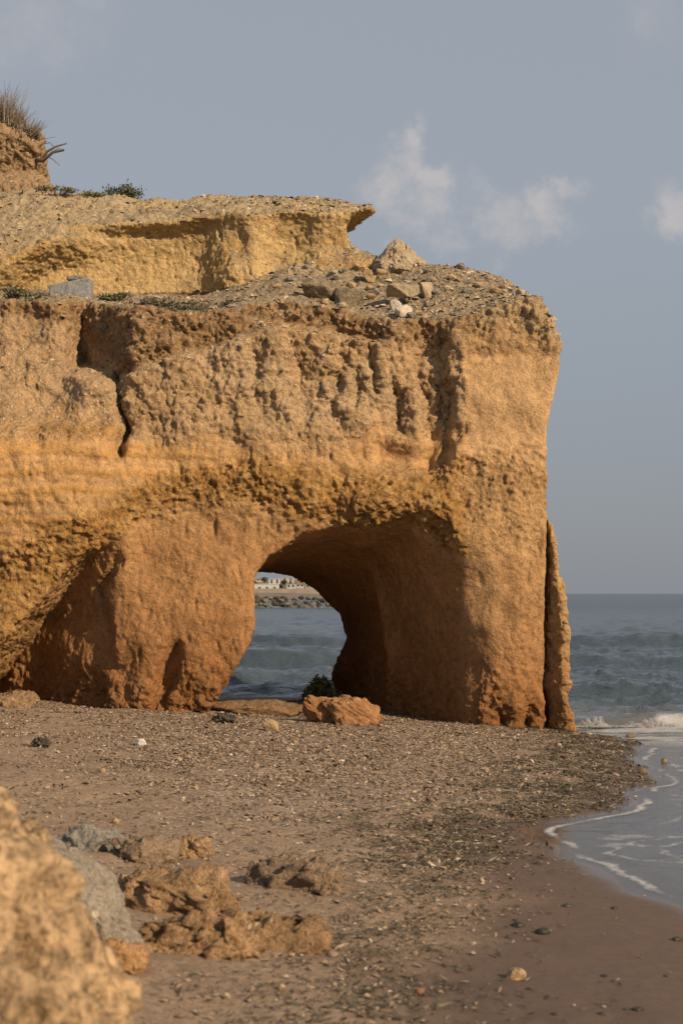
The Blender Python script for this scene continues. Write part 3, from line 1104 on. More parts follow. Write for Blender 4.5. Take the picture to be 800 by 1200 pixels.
gcol = ramp(t, gs.outputs[0], [(0.0, (.07, .048, .036)), (.25, (.14, .095, .068)), (.55, (.27, .19, .13)), (.85, (.36, .27, .19)), (1.0, (.50, .42, .33))])
ag = t.nodes.new('ShaderNodeAttribute')
ag.attribute_name = 'gravel'
gn = noise_n(t, 5.5, 4, .65, pos)
gf = math_n(t, 'MULTIPLY', ag.outputs['Fac'], ramp(t, gn, [(.36, 0.15), (.56, 1.0)]))
dry = mix_col(t, gf, dry, gcol)
dry = mix_col(t, 1.0, dry, ramp(t, n3, [(.3, .7), (.7, 1.2)]), 'MULTIPLY')
wetc = mix_col(t, ramp(t, n2, [(.3, 0.0), (.7, 1.0)]), (0.098, 0.064, 0.043), (0.130, 0.085, 0.058))
c = mix_col(t, aw.outputs['Fac'], dry, wetc)
t.links.new(c, b.inputs['Base Color'])
rg = math_n(t, 'MULTIPLY_ADD', aw.outputs['Fac'], -0.22, 0.92)
rg = math_n(t, 'MULTIPLY_ADD', ash.outputs['Fac'], -0.58, rg)
t.links.new(rg, b.inputs['Roughness'])
b.inputs['Specular IOR Level'].default_value = 0.35
bp = t.nodes.new('ShaderNodeBump')
bp.inputs['Distance'].default_value = 0.02
st = math_n(t, 'MULTIPLY_ADD', aw.outputs['Fac'], -0.45, 0.60)
st = math_n(t, 'MULTIPLY_ADD', ash.outputs['Fac'], -0.14, st, clamp=True)
t.links.new(st, bp.inputs['Strength'])
gh = math_n(t, 'MULTIPLY', math_n(t, 'MULTIPLY', gs.outputs[1], gf), .9)
t.links.new(math_n(t, 'ADD', gh, math_n(t, 'ADD', n2, math_n(t, 'MULTIPLY', n3, .5))), bp.inputs['Height'])
t.links.new(bp.outputs[0], b.inputs['Normal'])
M_SAND = m
beach = mk('beach', np.stack([BX.ravel(), BY.ravel(), BZ.ravel()], 1), gridq(len(bx), len(by)), M_SAND, None, True,
           {'wet': wet, 'sheen': sheen, 'gravel': gravel})
tag(beach, kind='structure')

# ------------------------------------------------------------------ sea
ty = np.concatenate([np.exp(np.arange(math.log(5), math.log(62), 0.0047)), np.exp(np.arange(math.log(62), math.log(4600), 0.014))])
tt = np.concatenate([np.linspace(-2.2, -.22, 40)[:-1], np.linspace(-.2, .32, 290)[:-1], np.linspace(.34, 2.2, 45)])
TT, TY = np.meshgrid(tt, ty, indexing='ij')
SX, SY = (TT * TY).ravel(), TY.ravel()
Ps = np.stack([SX, SY, np.zeros_like(SX)], 1)
ds = -shore_d(SX, SY)
# true-ish distance offshore: the right hand shore and the shore behind the arch
dso = np.where(ds > 0, ds + np.clip(SY - 21.6, 0, 40) * .8, ds)
amp = sm(0.2, 5.0, dso) * np.clip(60 / SY, 0.15, 1.0) ** 0.6
q = np.array([0.42, 1.0, 1.0])
hgt = np.zeros(len(SX))
hgt += fbm(Ps * np.array([.5, 1, 1]), 0.20, 3, .6, off=60) * 0.12 * sm(1, 14, dso)
hgt += fbm(Ps * q, 0.55, 3, .6, off=61) * 0.09
hgt += (1 - 2 * np.abs(perlin(Ps * q, 0.9, 63))) * 0.06
hgt += fbm(Ps * np.array([.5, 1, 1]), 1.1, 2, .6, off=65) * 0.10
hgt += fbm(Ps * np.array([.6, 1, 1]), 2.6, 3, off=64) * 0.06
hgt += (ridged(Ps * np.array([.45, 1, 1]), .75, 3, .6, off=82) - .4) * 0.10
for f_, a_, sd_ in ((.32, .07, 85), (.7, .10, 86), (1.5, .075, 87), (2.9, .035, 89)):
    rn = 1 - np.abs(perlin(Ps * np.array([.40, 1, 1]) + (perlin(Ps, f_ * .6, sd_ + 5) * .5)[:, None], f_, sd_))
    hgt += np.clip(rn, 0, 1) ** 7 * a_ * np.clip(.55 + perlin(Ps * np.array([.6, 1, 1]), f_ * .5, sd_ + 9) * 1.2, 0, 1.3)
hgt *= amp
bend = perlin(Ps * np.array([.16, .02, 1]), 1.0, 66) * 1.4


def crest(yc, hh, wf, wb, mod):
    dy = SY - yc - bend
    w = np.where(dy < 0, wf, wb)
    return hh * np.exp(-(dy / w) ** 2) * mod


msk = sm(0.3, 2.5, ds)
m1 = np.clip(0.75 + perlin(Ps * np.array([.25, 0, 0]), 1, 67) * .8, .2, 1.2)
hgt += crest(30.6 - 4.0 * sm(0, 3.4, SX), 0.34, 0.45, 1.5, msk * m1)
hgt += crest(37.5, 0.42, 0.7, 2.0, msk * np.clip(0.7 + perlin(Ps * np.array([.2, 0, 0]), 1, 68), .1, 1.3))
hgt += crest(52.0, 0.40, 1.0, 2.6, msk * np.clip(0.7 + perlin(Ps * np.array([.15, 0, 0]), 1, 69), .1, 1.3))
# small breaker beside the cliff
brk = sm(3.2, 3.8, SX)
by0 = 21.15 + 0.10 * np.sin(SX * 1.9) + perlin(Ps * np.array([.8, 0, 0]), 1, 70) * .25
dyb = SY - by0
bh = 0.20 * np.exp(-(np.where(dyb < 0, dyb / 0.13, dyb / 0.75)) ** 2) * brk * np.clip(.8 + perlin(Ps * np.array([.9, 0, 0]), 1, 71) * .5, .4, 1.2)
hgt += bh
hgt += fbm(Ps * np.array([.7, 1, 1]), 3.0, 3, off=72) * 0.012 * sm(0.0, 0.6, ds) + 0.004
depth = np.clip(0.045 * dso, 0, 9)
fo1 = fbm(Ps, 4.5, 4, .6, off=73)
fo2 = fbm(Ps * np.array([.45, 1.3, 1]), 2.2, 4, .6, off=74)
edge = np.exp(-((ds - 0.04 - fo1 * .10) / 0.050) ** 2) * np.clip(.52 + perlin(Ps, 1.9, 75) * 1.0, 0.0, .92)
edge2 = np.exp(-((ds - 0.62 - perlin(Ps, .9, 78) * .4) / 0.05) ** 2) * np.clip(perlin(Ps, 1.3, 79) * 1.0, 0, .45) * sm(1.5, .9, ds)
foam = np.maximum(edge, edge2) * sm(27.0, 24, SY)
fb = np.exp(-((dyb + 0.13) / 0.15) ** 2) * brk * sm(-.25, .25, perlin(Ps * np.array([1.5, .2, 0]), 1, 77) + .12)
wash = sm(21.25, 20.9, SY) * sm(17.6, 19.6, SY) * sm(3.0, 3.5, SX) * sm(-.15, .30, fo2 + .15)
foam = np.maximum(foam, np.maximum(fb * 1.3, wash * .75))
foam = np.maximum(foam, 0.6 * np.exp(-((SY - 27.2 - fo1 * .25) / .22) ** 2) * sm(-0.05, .3, perlin(Ps, 1.2, 81)) * (SX < 2.5))
lace = np.exp(-(perlin(Ps * np.array([.8, 1.2, 1]), 2.6, 83) / .10) ** 2) * sm(-.1, .3, perlin(Ps, .8, 84))
foam = np.maximum(foam, .62 * lace * sm(0.05, .3, ds) * sm(3.4, .9, ds) * (SY < 21))
foam = np.maximum(foam, 0.55 * sm(.18, .42, fo2) * sm(0.1, .5, ds) * sm(4.5, 1.5, ds) * (SY < 24))
foam = np.clip(foam * (0.75 + 0.5 * (fo1 + .4)), 0, 1)

m, t, b = new_mat('sea_water')
geo = t.nodes.new('ShaderNodeNewGeometry')
pos = geo.outputs['Position']
ad = t.nodes.new('ShaderNodeAttribute')
ad.attribute_name = 'depth'
af = t.nodes.new('ShaderNodeAttribute')
af.attribute_name = 'foam'
mpn = t.nodes.new('ShaderNodeMapping')
mpn.inputs['Scale'].default_value = (0.55, 1.0, 1.0)
t.links.new(pos, mpn.inputs['Vector'])
w1n = noise_n(t, 2.6, 5, .62, mpn.outputs[0])
w3n = noise_n(t, 9.0, 3, .6, mpn.outputs[0])
w2n = noise_n(t, 0.35, 4, .6, mpn.outputs[0])
deep = mix_col(t, ramp(t, w2n, [(.35, 0.0), (.65, 1.0)]), (0.040, 0.056, 0.067), (0.054, 0.074, 0.087))
c = mix_col(t, ramp(t, ad.outputs['Fac'], [(0.02, 0.0), (0.22, 1.0)]), (0.165, 0.165, 0.170), deep)
t.links.new(c, b.inputs['Base Color'])
t.links.new(ramp(t, math_n(t, 'MULTIPLY', ad.outputs['Fac'], .125), [(0.1, .06), (1.0, .26)]), b.inputs['Roughness'])
b.inputs['IOR'].default_value = 1.333
al = ramp(t, ad.outputs['Fac'], [(0.0, 0.35), (0.02, 0.65), (0.08, 0.9), (0.2, 1.0)])
t.links.new(al, b.inputs['Alpha'])
bp = t.nodes.new('ShaderNodeBump')
bp.inputs['Strength'].default_value = 0.8
bp.inputs['Distance'].default_value = 0.25
t.links.new(math_n(t, 'ADD', w1n, math_n(t, 'MULTIPLY', w3n, .28)), bp.inputs['Height'])
t.links.new(math_n(t, 'ADD', ramp(t, ad.outputs['Fac'], [(0.0, .10), (.15, .62)]), 0.0), bp.inputs['Strength'])
t.links.new(bp.outputs[0], b.inputs['Normal'])
fm = t.nodes.new('ShaderNodeBsdfPrincipled')
fm.inputs['Base Color'].default_value = (0.50, 0.49, 0.48, 1)
fm.inputs['Roughness'].default_value = 0.85
fn = noise_n(t, 26, 4, .7, pos)
ff = math_n(t, 'ADD', af.outputs['Fac'], math_n(t, 'MULTIPLY', math_n(t, 'SUBTRACT', fn, .5), 1.0))
ff = ramp(t, ff, [(.24, 0.0), (.95, 0.9)])
ff = math_n(t, 'MULTIPLY', ff, math_n(t, 'GREATER_THAN', af.outputs['Fac'], .04))
ms = t.nodes.new('ShaderNodeMixShader')
t.links.new(ff, ms.inputs[0])
t.links.new(b.outputs[0], ms.inputs[1])
t.links.new(fm.outputs[0], ms.inputs[2])
t.links.new(ms.outputs[0], t.nodes['Material Output'].inputs[0])
M_SEA = m
sea = mk('sea', np.stack([SX, SY, hgt], 1), gridq(len(tt), len(ty)), M_SEA, None, True, {'depth': depth, 'foam': foam})
tag(sea, kind='structure')


# ------------------------------------------------------------------ chips (pebbles, flakes, droplets)
OCT_V = np.array([(1, 0, 0), (0, 1, 0), (-1, 0, 0), (0, -1, 0), (0, 0, 1), (0, 0, -1)], float)
OCT_F = np.array([(0, 1, 4), (1, 2, 4), (2, 3, 4), (3, 0, 4), (1, 0, 5), (2, 1, 5), (3, 2, 5), (0, 3, 5)], np.int32)


def chips(name, pos_, size, cols, mat, tilt=0.35, jit=0.3, whole=False):
    n = len(pos_)
    v = OCT_V[None] * (1 + RNG.uniform(-jit, jit, (n, 6, 3)))
    v = v + RNG.uniform(-jit, jit, (n, 6, 3)) * 0.5
    v = v * size[:, None, :]
    ax, ay, azz = RNG.normal(0, tilt, n), RNG.normal(0, tilt, n), RNG.uniform(0, 6.283, n)

    def rot(v, a, i, j):
        c, s = np.cos(a)[:, None], np.sin(a)[:, None]
        o = v.copy()
        o[:, :, i] = v[:, :, i] * c - v[:, :, j] * s
        o[:, :, j] = v[:, :, i] * s + v[:, :, j] * c
        return o
    v = rot(v, azz, 0, 1)
    v = rot(v, ax, 1, 2)
    v = rot(v, ay, 0, 2)
    v = v + pos_[:, None, :]
    F = ((OCT_F if whole else OCT_F[:4])[None] + (np.arange(n) * 6)[:, None, None]).reshape(-1, 3)
    return mk(name, v.reshape(-1, 3), F, mat, None, False, {'Col': np.repeat(cols, 6, 0)})


M_CHIP = plain_mat('shell_and_stone_chips', (1, 1, 1), 0.85, 0.2, 60, 0, attr='Col', spec=0.2)
M_WEED = plain_mat('dry_seaweed_flakes', (1, 1, 1), 0.6, 0.25, 50, 0, attr='Col', spec=0.35)


def scatter(n, dens):
    out = []
    while sum(len(o) for o in out) < n:
        k = 200000
        y_ = RNG.uniform(5.2, 24.5, k)
        x_ = RNG.uniform(-7.5, 4.4, k)
        ok = (np.abs(x_ / y_) < 0.285) & (shore_d(x_, y_) > 0.02)
        x_, y_ = x_[ok], y_[ok]
        keep_ = RNG.random(len(x_)) < dens(x_, y_)
        out.append(np.stack([x_[keep_], y_[keep_]], 1))
    return np.concatenate(out)[:n]


def PX2(x_, y_):
    return np.stack([x_, y_, np.zeros_like(x_)], 1)


def dens_shell(x_, y_):
    d = shore_d(x_, y_)
    u_, v_ = U_of(x_, y_), HOR + FPX * 1.8 / y_
    n_ = fbm(PX2(x_, y_), 1.1, 3, off=91)
    n2_ = fbm(PX2(x_, y_), 3.5, 2, off=93)
    far = sm(11.0, 15.5, y_)
    dl = dry_lim(y_)
    band = sm(dl, dl + .7, d + n_ * .3) * (0.16 + 0.84 * far) * (0.45 + 0.9 * sm(-.2, .35, n_ + n2_ * .5))
    band *= 0.35 + 0.65 * sm(60, 260, u_)
    band = band * (1 - .65 * sm(2.2, 1.0, d) * sm(10, 12, y_))
    streak = 0.4 * np.exp(-((d - dl - .5 - n_ * .6) / .45) ** 2)
    return np.clip(np.maximum(band, streak) + 0.0025 + .012 * (d > dl), 0, 1)


def dens_weed(x_, y_):
    d = shore_d(x_, y_)
    n_ = fbm(PX2(x_, y_), .8, 3, off=95)
    n2_ = fbm(PX2(x_, y_), 3.0, 3, off=96)
    # the tide's wrack line, wide by the cliff, swinging landwards nearer to the camera
    c_ = np.interp(y_, [5, 7.5, 9.5, 11, 13, 15, 17, 20], [3.2, 2.45, 1.55, .95, .9, 1.0, .9, .5])
    w_ = np.interp(y_, [5, 8, 11, 14, 20], [.45, .42, .55, .75, .65])
    wr = np.exp(-((d - c_ - n_ * .35) / w_) ** 2) * sm(-.25, .25, n2_ + .12)
    wr = wr * np.interp(y_, [5, 9, 11, 14], [.55, .7, 1, 1])
    wide = 0.10 * sm(.8, 2, d) * sm(0.05, .35, n2_)
    return np.clip(wr + wide + .002, 0, 1) * sm(.10, .22, d)


pts = scatter(95000, dens_shell)
nn_ = len(pts)
s_ = RNG.lognormal(math.log(0.0090), 0.5, nn_)
s_ = np.clip(s_, .004, .028)
s_[pts[:, 1] < 10] *= 0.8
sz = np.stack([s_ * RNG.uniform(.9, 1.8, nn_), s_ * RNG.uniform(.6, 1.0, nn_), s_ * RNG.uniform(.22, .55, nn_)], 1)
pal = np.array([(.42, .335, .25), (.35, .265, .185), (.29, .205, .14), (.22, .15, .10), (.12, .082, .058), (.50, .43, .35), (.35, .235, .14)])
pc = pal[RNG.choice(len(pal), nn_, p=[.06, .15, .25, .24, .23, .02, .05])] * RNG.uniform(.8, 1.15, (nn_, 1))
zz_ = sand_z(pts[:, 0], pts[:, 1]) + sz[:, 2] * .5 + .006
o = chips('shell_gravel', np.stack([pts[:, 0], pts[:, 1], zz_], 1), sz, pc, M_CHIP)
tag(o, 'pale crushed shells and pebbles strewn over the beach below the arch', 'gravel', kind='stuff')

pts = scatter(38000, dens_weed)
nn_ = len(pts)
s_ = np.clip(RNG.lognormal(math.log(0.011), 0.45, nn_), .006, .03)
s_[pts[:, 1] < 10] *= 0.75
sz = np.stack([s_ * RNG.uniform(1.2, 2.6, nn_), s_ * RNG.uniform(.3, .6, nn_), s_ * RNG.uniform(.12, .30, nn_)], 1)
pal = np.array([(.055, .042, .028), (.085, .065, .035), (.085, .074, .036), (.125, .110, .056), (.20, .14, .09), (.29, .24, .17)])
pc = pal[RNG.choice(len(pal), nn_, p=[.33, .28, .15, .06, .13, .05])] * RNG.uniform(.75, 1.2, (nn_, 1))
zz_ = sand_z(pts[:, 0], pts[:, 1]) + .011
o = chips('seaweed_litter', np.stack([pts[:, 0], pts[:, 1], zz_], 1), sz, pc, M_WEED, tilt=.3)
tag(o, 'dark olive seaweed litter along the tide line on the sand', 'seaweed', kind='stuff')


# ------------------------------------------------------------------ rocks
def ico(level):
    ph = (1 + 5 ** .5) / 2
    V_ = np.array([(-1, ph, 0), (1, ph, 0), (-1, -ph, 0), (1, -ph, 0), (0, -1, ph), (0, 1, ph), (0, -1, -ph), (0, 1, -ph),
                   (ph, 0, -1), (ph, 0, 1), (-ph, 0, -1), (-ph, 0, 1)], float)
    F_ = np.array([(0, 11, 5), (0, 5, 1), (0, 1, 7), (0, 7, 10), (0, 10, 11), (1, 5, 9), (5, 11, 4), (11, 10, 2), (10, 7, 6), (7, 1, 8),
                   (3, 9, 4), (3, 4, 2), (3, 2, 6), (3, 6, 8), (3, 8, 9), (4, 9, 5), (2, 4, 11), (6, 2, 10), (8, 6, 7), (9, 8, 1)])
    V_ /= np.linalg.norm(V_, axis=1)[:, None]
    for _ in range(level):
        n = len(V_)
        E = np.stack([F_, np.roll(F_, -1, 1)], 2).reshape(-1, 2)
        key = np.minimum(E[:, 0], E[:, 1]) * n + np.maximum(E[:, 0], E[:, 1])
        uk, inv = np.unique(key, return_inverse=True)
        ev = V_[uk // n] + V_[uk % n]
        ev /= np.linalg.norm(ev, axis=1)[:, None]
        m_ = inv.reshape(-1, 3) + n
        F_ = np.concatenate([np.stack([F_[:, 0], m_[:, 0], m_[:, 2]], 1), np.stack([F_[:, 1], m_[:, 1], m_[:, 0]], 1),
                             np.stack([F_[:, 2], m_[:, 2], m_[:, 1]], 1), m_])
        V_ = np.concatenate([V_, ev])
    return V_, F_.astype(np.int32)


ICO = {k: ico(k) for k in (1, 2, 3, 4, 5, 6)}


def rock(name, loc, dims, seed, mat, level=4, facets=16, angular=0.5, knobs=0.0, rough=0.12, rotz=0.0, lean=(0, 0), sink=0.25, pits=0.0, parent=None, taper=0.0, freq=1.0):
    """an irregular stone: facets cut by random planes, then noise; loc is the ground point, dims full sizes"""
    r = np.random.default_rng(seed)
    D, F_ = ICO[level]
    dims = np.array(dims, float)
    # support-plane facets
    k = facets
    pn = r.normal(size=(k, 3))
    pn /= np.linalg.norm(pn, axis=1)[:, None]
    pd = r.uniform(0.62, 1.0, k)
    dot = D @ pn.T
    rad_f = np.min(np.where(dot > 0.05, pd[None] / np.maximum(dot, .05), 9), 1)
    rad_f = np.minimum(rad_f, 1.15 if facets > 12 else 1.35)
    rad = 1 + (rad_f - 1) * angular
    S = D * rad[:, None]
    P_ = S * dims / 2
    sc = dims.mean()
    off = seed * 1.37
    fq = freq / sc
    rad2 = fbm(S, 1.4, 3, off=off) * rough * 1.6
    dd = rad2 * sc * .5 + fbm(P_, 5.0 * fq, 4, .55, off=off + 3) * rough * sc * .35
    if knobs:
        dd = dd + crumble(P_, 4.0 * fq, off, .5, 2) * knobs * dims.min() * 1.8
    if pits:
        pp = perlin(P_, 6.5 * fq, off + 8)
        dd = dd - np.clip(pp - .18, 0, 1) * pits * sc
        a_, b_, c_ = worley(P_, 5.0 * fq, off=off + 9)
        dd = dd - np.clip(.34 - a_, 0, 1) * pits * sc * 1.2
    En = D / dims
    En /= np.linalg.norm(En, axis=1)[:, None]
    P_ = P_ + (En * .75 + D * .25) * dd[:, None]
    if taper:
        h_ = (P_[:, 2] / dims[2]) + .5
        P_[:, :2] *= (1 - taper * np.clip(h_, 0, 1))[:, None]
    P_[:, 0] += lean[0] * P_[:, 2]
    P_[:, 1] += lean[1] * P_[:, 2]
    c_, s_ = math.cos(rotz), math.sin(rotz)
    P_[:, :2] = np.stack([P_[:, 0] * c_ - P_[:, 1] * s_, P_[:, 0] * s_ + P_[:, 1] * c_], 1)
    P_[:, 2] += dims[2] * (.5 - sink)
    ob = mk(name, P_, F_, mat, parent, level >= 3)
    ob.location = loc
    return ob


def hull(name, loc, dims, seed, mat, npts=13, rough=.03, crumb=.05, rotz=0.0, lean=(0, 0), sink=.2, cuts=5, parent=None, squeeze=0.0, level=0, **kw):
    """a broken block: convex hull of a few points, cut up and roughened, so that it keeps planes and edges"""
    r = np.random.default_rng(seed)
    p_ = r.normal(size=(npts, 3))
    p_ /= np.linalg.norm(p_, axis=1)[:, None]
    p_ = np.sign(p_) * np.abs(p_) ** .7
    p_ /= np.abs(p_).max(0)
    p_[:, :2] *= (1 - squeeze * (p_[:, 2:] * .5 + .5))
    bm = bmesh.new()
    for q_ in p_ * np.array(dims) / 2:
        bm.verts.new(q_)
    out = bmesh.ops.convex_hull(bm, input=bm.verts)
    junk = [g_ for g_ in out['geom_interior'] if isinstance(g_, bmesh.types.BMVert)]
    bmesh.ops.delete(bm, geom=junk, context='VERTS')
    bmesh.ops.subdivide_edges(bm, edges=bm.edges[:], cuts=cuts, use_grid_fill=True)
    bmesh.ops.triangulate(bm, faces=bm.faces[:])
    bmesh.ops.subdivide_edges(bm, edges=bm.edges[:], cuts=1, use_grid_fill=True)
    bmesh.ops.triangulate(bm, faces=bm.faces[:])
    for _ in range(2):
        bmesh.ops.smooth_vert(bm, verts=bm.verts[:], factor=.5, use_axis_x=True, use_axis_y=True, use_axis_z=True)
    bm.normal_update()
    P_ = np.array([v_.co[:] for v_ in bm.verts], np.float32)
    Nn = np.array([v_.normal[:] for v_ in bm.verts], np.float32)
    F_ = np.array([[v_.index for v_ in f_.verts] for f_ in bm.faces], np.int32)
    bm.free()
    sc = float(np.mean(dims))
    mn = float(np.min(dims))
    off = seed * .77
    dd = fbm(P_, 3.0 / sc, 4, .6, off=off) * rough * 2 * mn + crumble(P_, 5.0 / sc, off, .5, 2) * crumb * mn
    P_ = P_ + Nn * dd[:, None]
    P_[:, 0] += lean[0] * P_[:, 2]
    P_[:, 1] += lean[1] * P_[:, 2]
    c_, s_ = math.cos(rotz), math.sin(rotz)
    P_[:, :2] = np.stack([P_[:, 0] * c_ - P_[:, 1] * s_, P_[:, 0] * s_ + P_[:, 1] * c_], 1)
    P_[:, 2] += dims[2] * (.5 - sink)
    ob = mk(name, P_, F_, mat, parent, True)
    ob.location = loc
    return ob


def rock_px(name, u0, u1, vtop, vbase, label, cat, seed, mat, depth_k=0.8, sink=.25, onto='beach', group=None, wk=1.0, hk=1.0, build=None, **kw):
    """stone whose foot is seen at row vbase and which spans columns u0..u1"""
    uc = (u0 + u1) / 2
    if onto == 'beach':
        g = beach_at(uc, vbase)
    else:
        g = hit_cliff(uc, vbase)
        if g is None:
            return None
    d = g[1]
    w = (u1 - u0) * d / FPX * wk
    h = (vbase - vtop) * d / FPX / (1 - sink) * hk
    loc = (g[0], d + w * depth_k * .38, g[2] if onto != 'beach' else float(sand_z(np.array([g[0]]), np.array([d + w * depth_k * .38]))[0]))
    if onto != 'beach':
        q_ = cliff_top(loc[0], loc[1])
        if q_ is not None and abs(q_[2] - g[2]) < .5:
            loc = (loc[0], loc[1], min(q_[2], g[2] + .1))
    ob = (build or rock)(name, loc, (w, w * depth_k, h), seed, mat, sink=sink, **kw)
    tag(ob, label, cat, group)
    return ob


# big blurred boulder right by the camera
ob = rock('boulder', (-2.10, 4.1, .16), (3.12, 1.7, 3.34), 5, M_YELLOW, level=6, angular=.15, rough=.055, knobs=.03, pits=.17, sink=.5, freq=3.0)
tag(ob, 'big pitted yellow sandstone boulder towering beside the grey slab', 'boulder')

# the grey slab and its orange foot
gb = beach_at(112, 1132)
ob = rock('rock_slab', (gb[0] - .13, gb[1] + .25, gb[2]), (.72, .6, .86), 11, M_SLAB, level=5, angular=.95, rough=.10, knobs=.06, lean=(-.68, .1), sink=.22, taper=.4)
tag(ob, 'smooth grey crusted rock slab sloping down behind the yellow boulder', 'rock')
rock_px('rock', 92, 172, 1108, 1142, 'small reddish orange rock at the foot of the grey slab', 'rock', 12, M_ORANGE, level=4, angular=.8, knobs=.10, rough=.16)
rock_px('rock', 116, 275, 1024, 1072, 'knobbly orange rock mound behind the dark sided rock', 'rock', 13, M_EARTH, build=hull, npts=16, crumb=.20, rough=.10, depth_k=.55, sink=.5, cuts=7)
rock_px('rock', 160, 300, 1072, 1120, 'dark sided knobbly orange rock in front of the larger rock mound', 'rock', 24, M_EARTH, build=hull, npts=16, crumb=.20, rough=.10, depth_k=.6, sink=.45, cuts=7)
rock_px('rock', 255, 380, 1078, 1116, 'low crumbly orange rock tongue tapering towards the pebbles', 'rock', 15, M_EARTH, build=hull, npts=15, crumb=.22, rough=.12, depth_k=.6, sink=.5, cuts=7)
rock_px('rock', 262, 400, 1014, 1046, 'flat brown rock half buried behind the crumbly orange rock', 'rock', 16, M_DUST, build=hull, npts=16, crumb=.2, rough=.12, depth_k=.6, sink=.5, cuts=6)
rock_px('rock', 55, 140, 970, 1000, 'flat dark grey rock lying behind the grey slab', 'rock', 17, M_GREY, level=4, angular=.8, rough=.16, knobs=.08, depth_k=.7, sink=.4)
rock_px('rock', 204, 248, 982, 1006, 'small rounded orange rock between the mound and the shell gravel', 'rock', 18, M_EARTH, level=4, angular=.6, rough=.2, knobs=.12, sink=.35)
rock_px('rock', 128, 210, 988, 1012, 'low sandy brown rock beside the flat dark grey rock', 'rock', 19, M_DUST, level=4, angular=.6, rough=.22, knobs=.14, sink=.5)

# fallen block in the arch
rock_px('boulder', 346, 406, 812, 848, 'upright red orange clay block fallen in the arch mouth', 'boulder', 32, M_RED, build=hull, npts=14, sink=.15, squeeze=.35, crumb=.12)
rock_px('boulder', 376, 450, 817, 850, 'sloping red orange clay block leaning on the upright block', 'boulder', 35, M_RED, build=hull, npts=15, sink=.2, squeeze=.2, lean=(-.3, 0), crumb=.14, depth_k=.6)
rock_px('rock', 428, 450, 836, 850, 'small clay lump at the end of the fallen blocks', 'rock', 34, M_RED, build=hull, npts=12, cuts=3)
rock_px('rock', 398, 420, 836, 851, 'small clay lump before the sloping fallen block', 'rock', 36, M_RED, build=hull, npts=12, cuts=3)
rock_px('rock_ledge', 226, 362, 822, 838, 'low clay ledge with painted-in shade running across the arch floor to the fallen blocks', 'ledge', 44, M_LEDGE, build=hull, npts=20, crumb=.1, depth_k=.35, sink=.4, cuts=6)
rock_px('rock', 308, 328, 843, 858, 'small square tan rock on the gravel in front of the arch', 'rock', 37, M_TAN, build=hull, npts=14, cuts=3)
rock_px('rock', -6, 42, 810, 829, 'low sandy rock at the foot of the shaded alcove', 'rock', 38, M_EARTH, build=hull, npts=16, crumb=.15, sink=.4)
rock_px('stone', 158, 172, 865, 875, 'white stone lying on the shell gravel', 'stone', 38, plain_mat('white_stone', (.50, .46, .41), .8), level=3, angular=.7)
rock_px('stone', 594, 616, 1136, 1149, 'small tan stone alone on the smooth wet sand', 'stone', 39, M_TAN, level=3, angular=.7, rough=.12)
rock_px('stone', 484, 498, 1159, 1167, 'small brick red stone among the seaweed litter', 'stone', 40, plain_mat('brick_red_stone', (.20, .085, .055), .8), level=3, angular=.7)
rock_px('stone', 774, 783, 888, 894, 'small brown stone in the shallow wash off the sand spit', 'stone', 41, M_DUST, level=3, angular=.6)
rock_px('stone', 733, 745, 860, 865, 'flat brown stone where the breaker runs out', 'stone', 42, M_DUST, level=3, angular=.6)
rock_px('stone', 748, 760, 900, 907, 'little brown stone on the wet sand of the spit', 'stone', 43, M_DUST, level=3, angular=.6)

# loose rubble on the ledge
rock_px('rock_pinnacle', 437, 496, 284, 322, 'pointed pale rock pinnacle standing on the cliff ledge', 'rock', 52, M_PALE, level=5, angular=.75, rough=.16, sink=.12, taper=.62, depth_k=.8, onto='cliff', knobs=.08, wk=1.35)
rock_px('rock', 352, 396, 328, 352, 'dark jagged slab tipped up on the ledge', 'rock', 53, M_CRUST, build=hull, npts=12, lean=(-.7, 0), onto='cliff', depth_k=.6)
rock_px('rock', 388, 428, 336, 358, 'grey brown block beside the dark jagged slab', 'rock', 54, M_CRUST, build=hull, npts=14, onto='cliff', depth_k=.6)
rock_px('rock', 452, 492, 336, 359, 'pale wedge shaped block below the pinnacle', 'rock', 55, M_PALE, build=hull, npts=11, onto='cliff', depth_k=.6)
rock_px('rock', 488, 508, 333, 350, 'pale rounded block right of the wedge shaped one below the pinnacle', 'rock', 56, M_PALE, build=hull, npts=14, onto='cliff', hk=1.1)
rock_px('rock', 462, 484, 362, 377, 'flat whitish stone at the brink of the ledge', 'rock', 57, plain_mat('whitish_stone', (.45, .38, .30), .9), build=hull, npts=13, cuts=3, onto='cliff')
rock_px('rock', 455, 470, 355, 366, 'small whitish stone under the pale wedge shaped block', 'rock', 58, plain_mat('chalky_stone', (.45, .39, .32), .9), level=3, angular=.8, onto='cliff')
rock_px('rock', 421, 440, 316, 332, 'tan block in the rubble left of the pinnacle', 'rock', 59, M_TAN, build=hull, npts=13, onto='cliff')
random.seed(3)
k = 0


def near(u, v, marks):
    return min(marks, key=lambda m_: (m_[0] - u) ** 2 + (m_[1] - v) ** 2)[2]


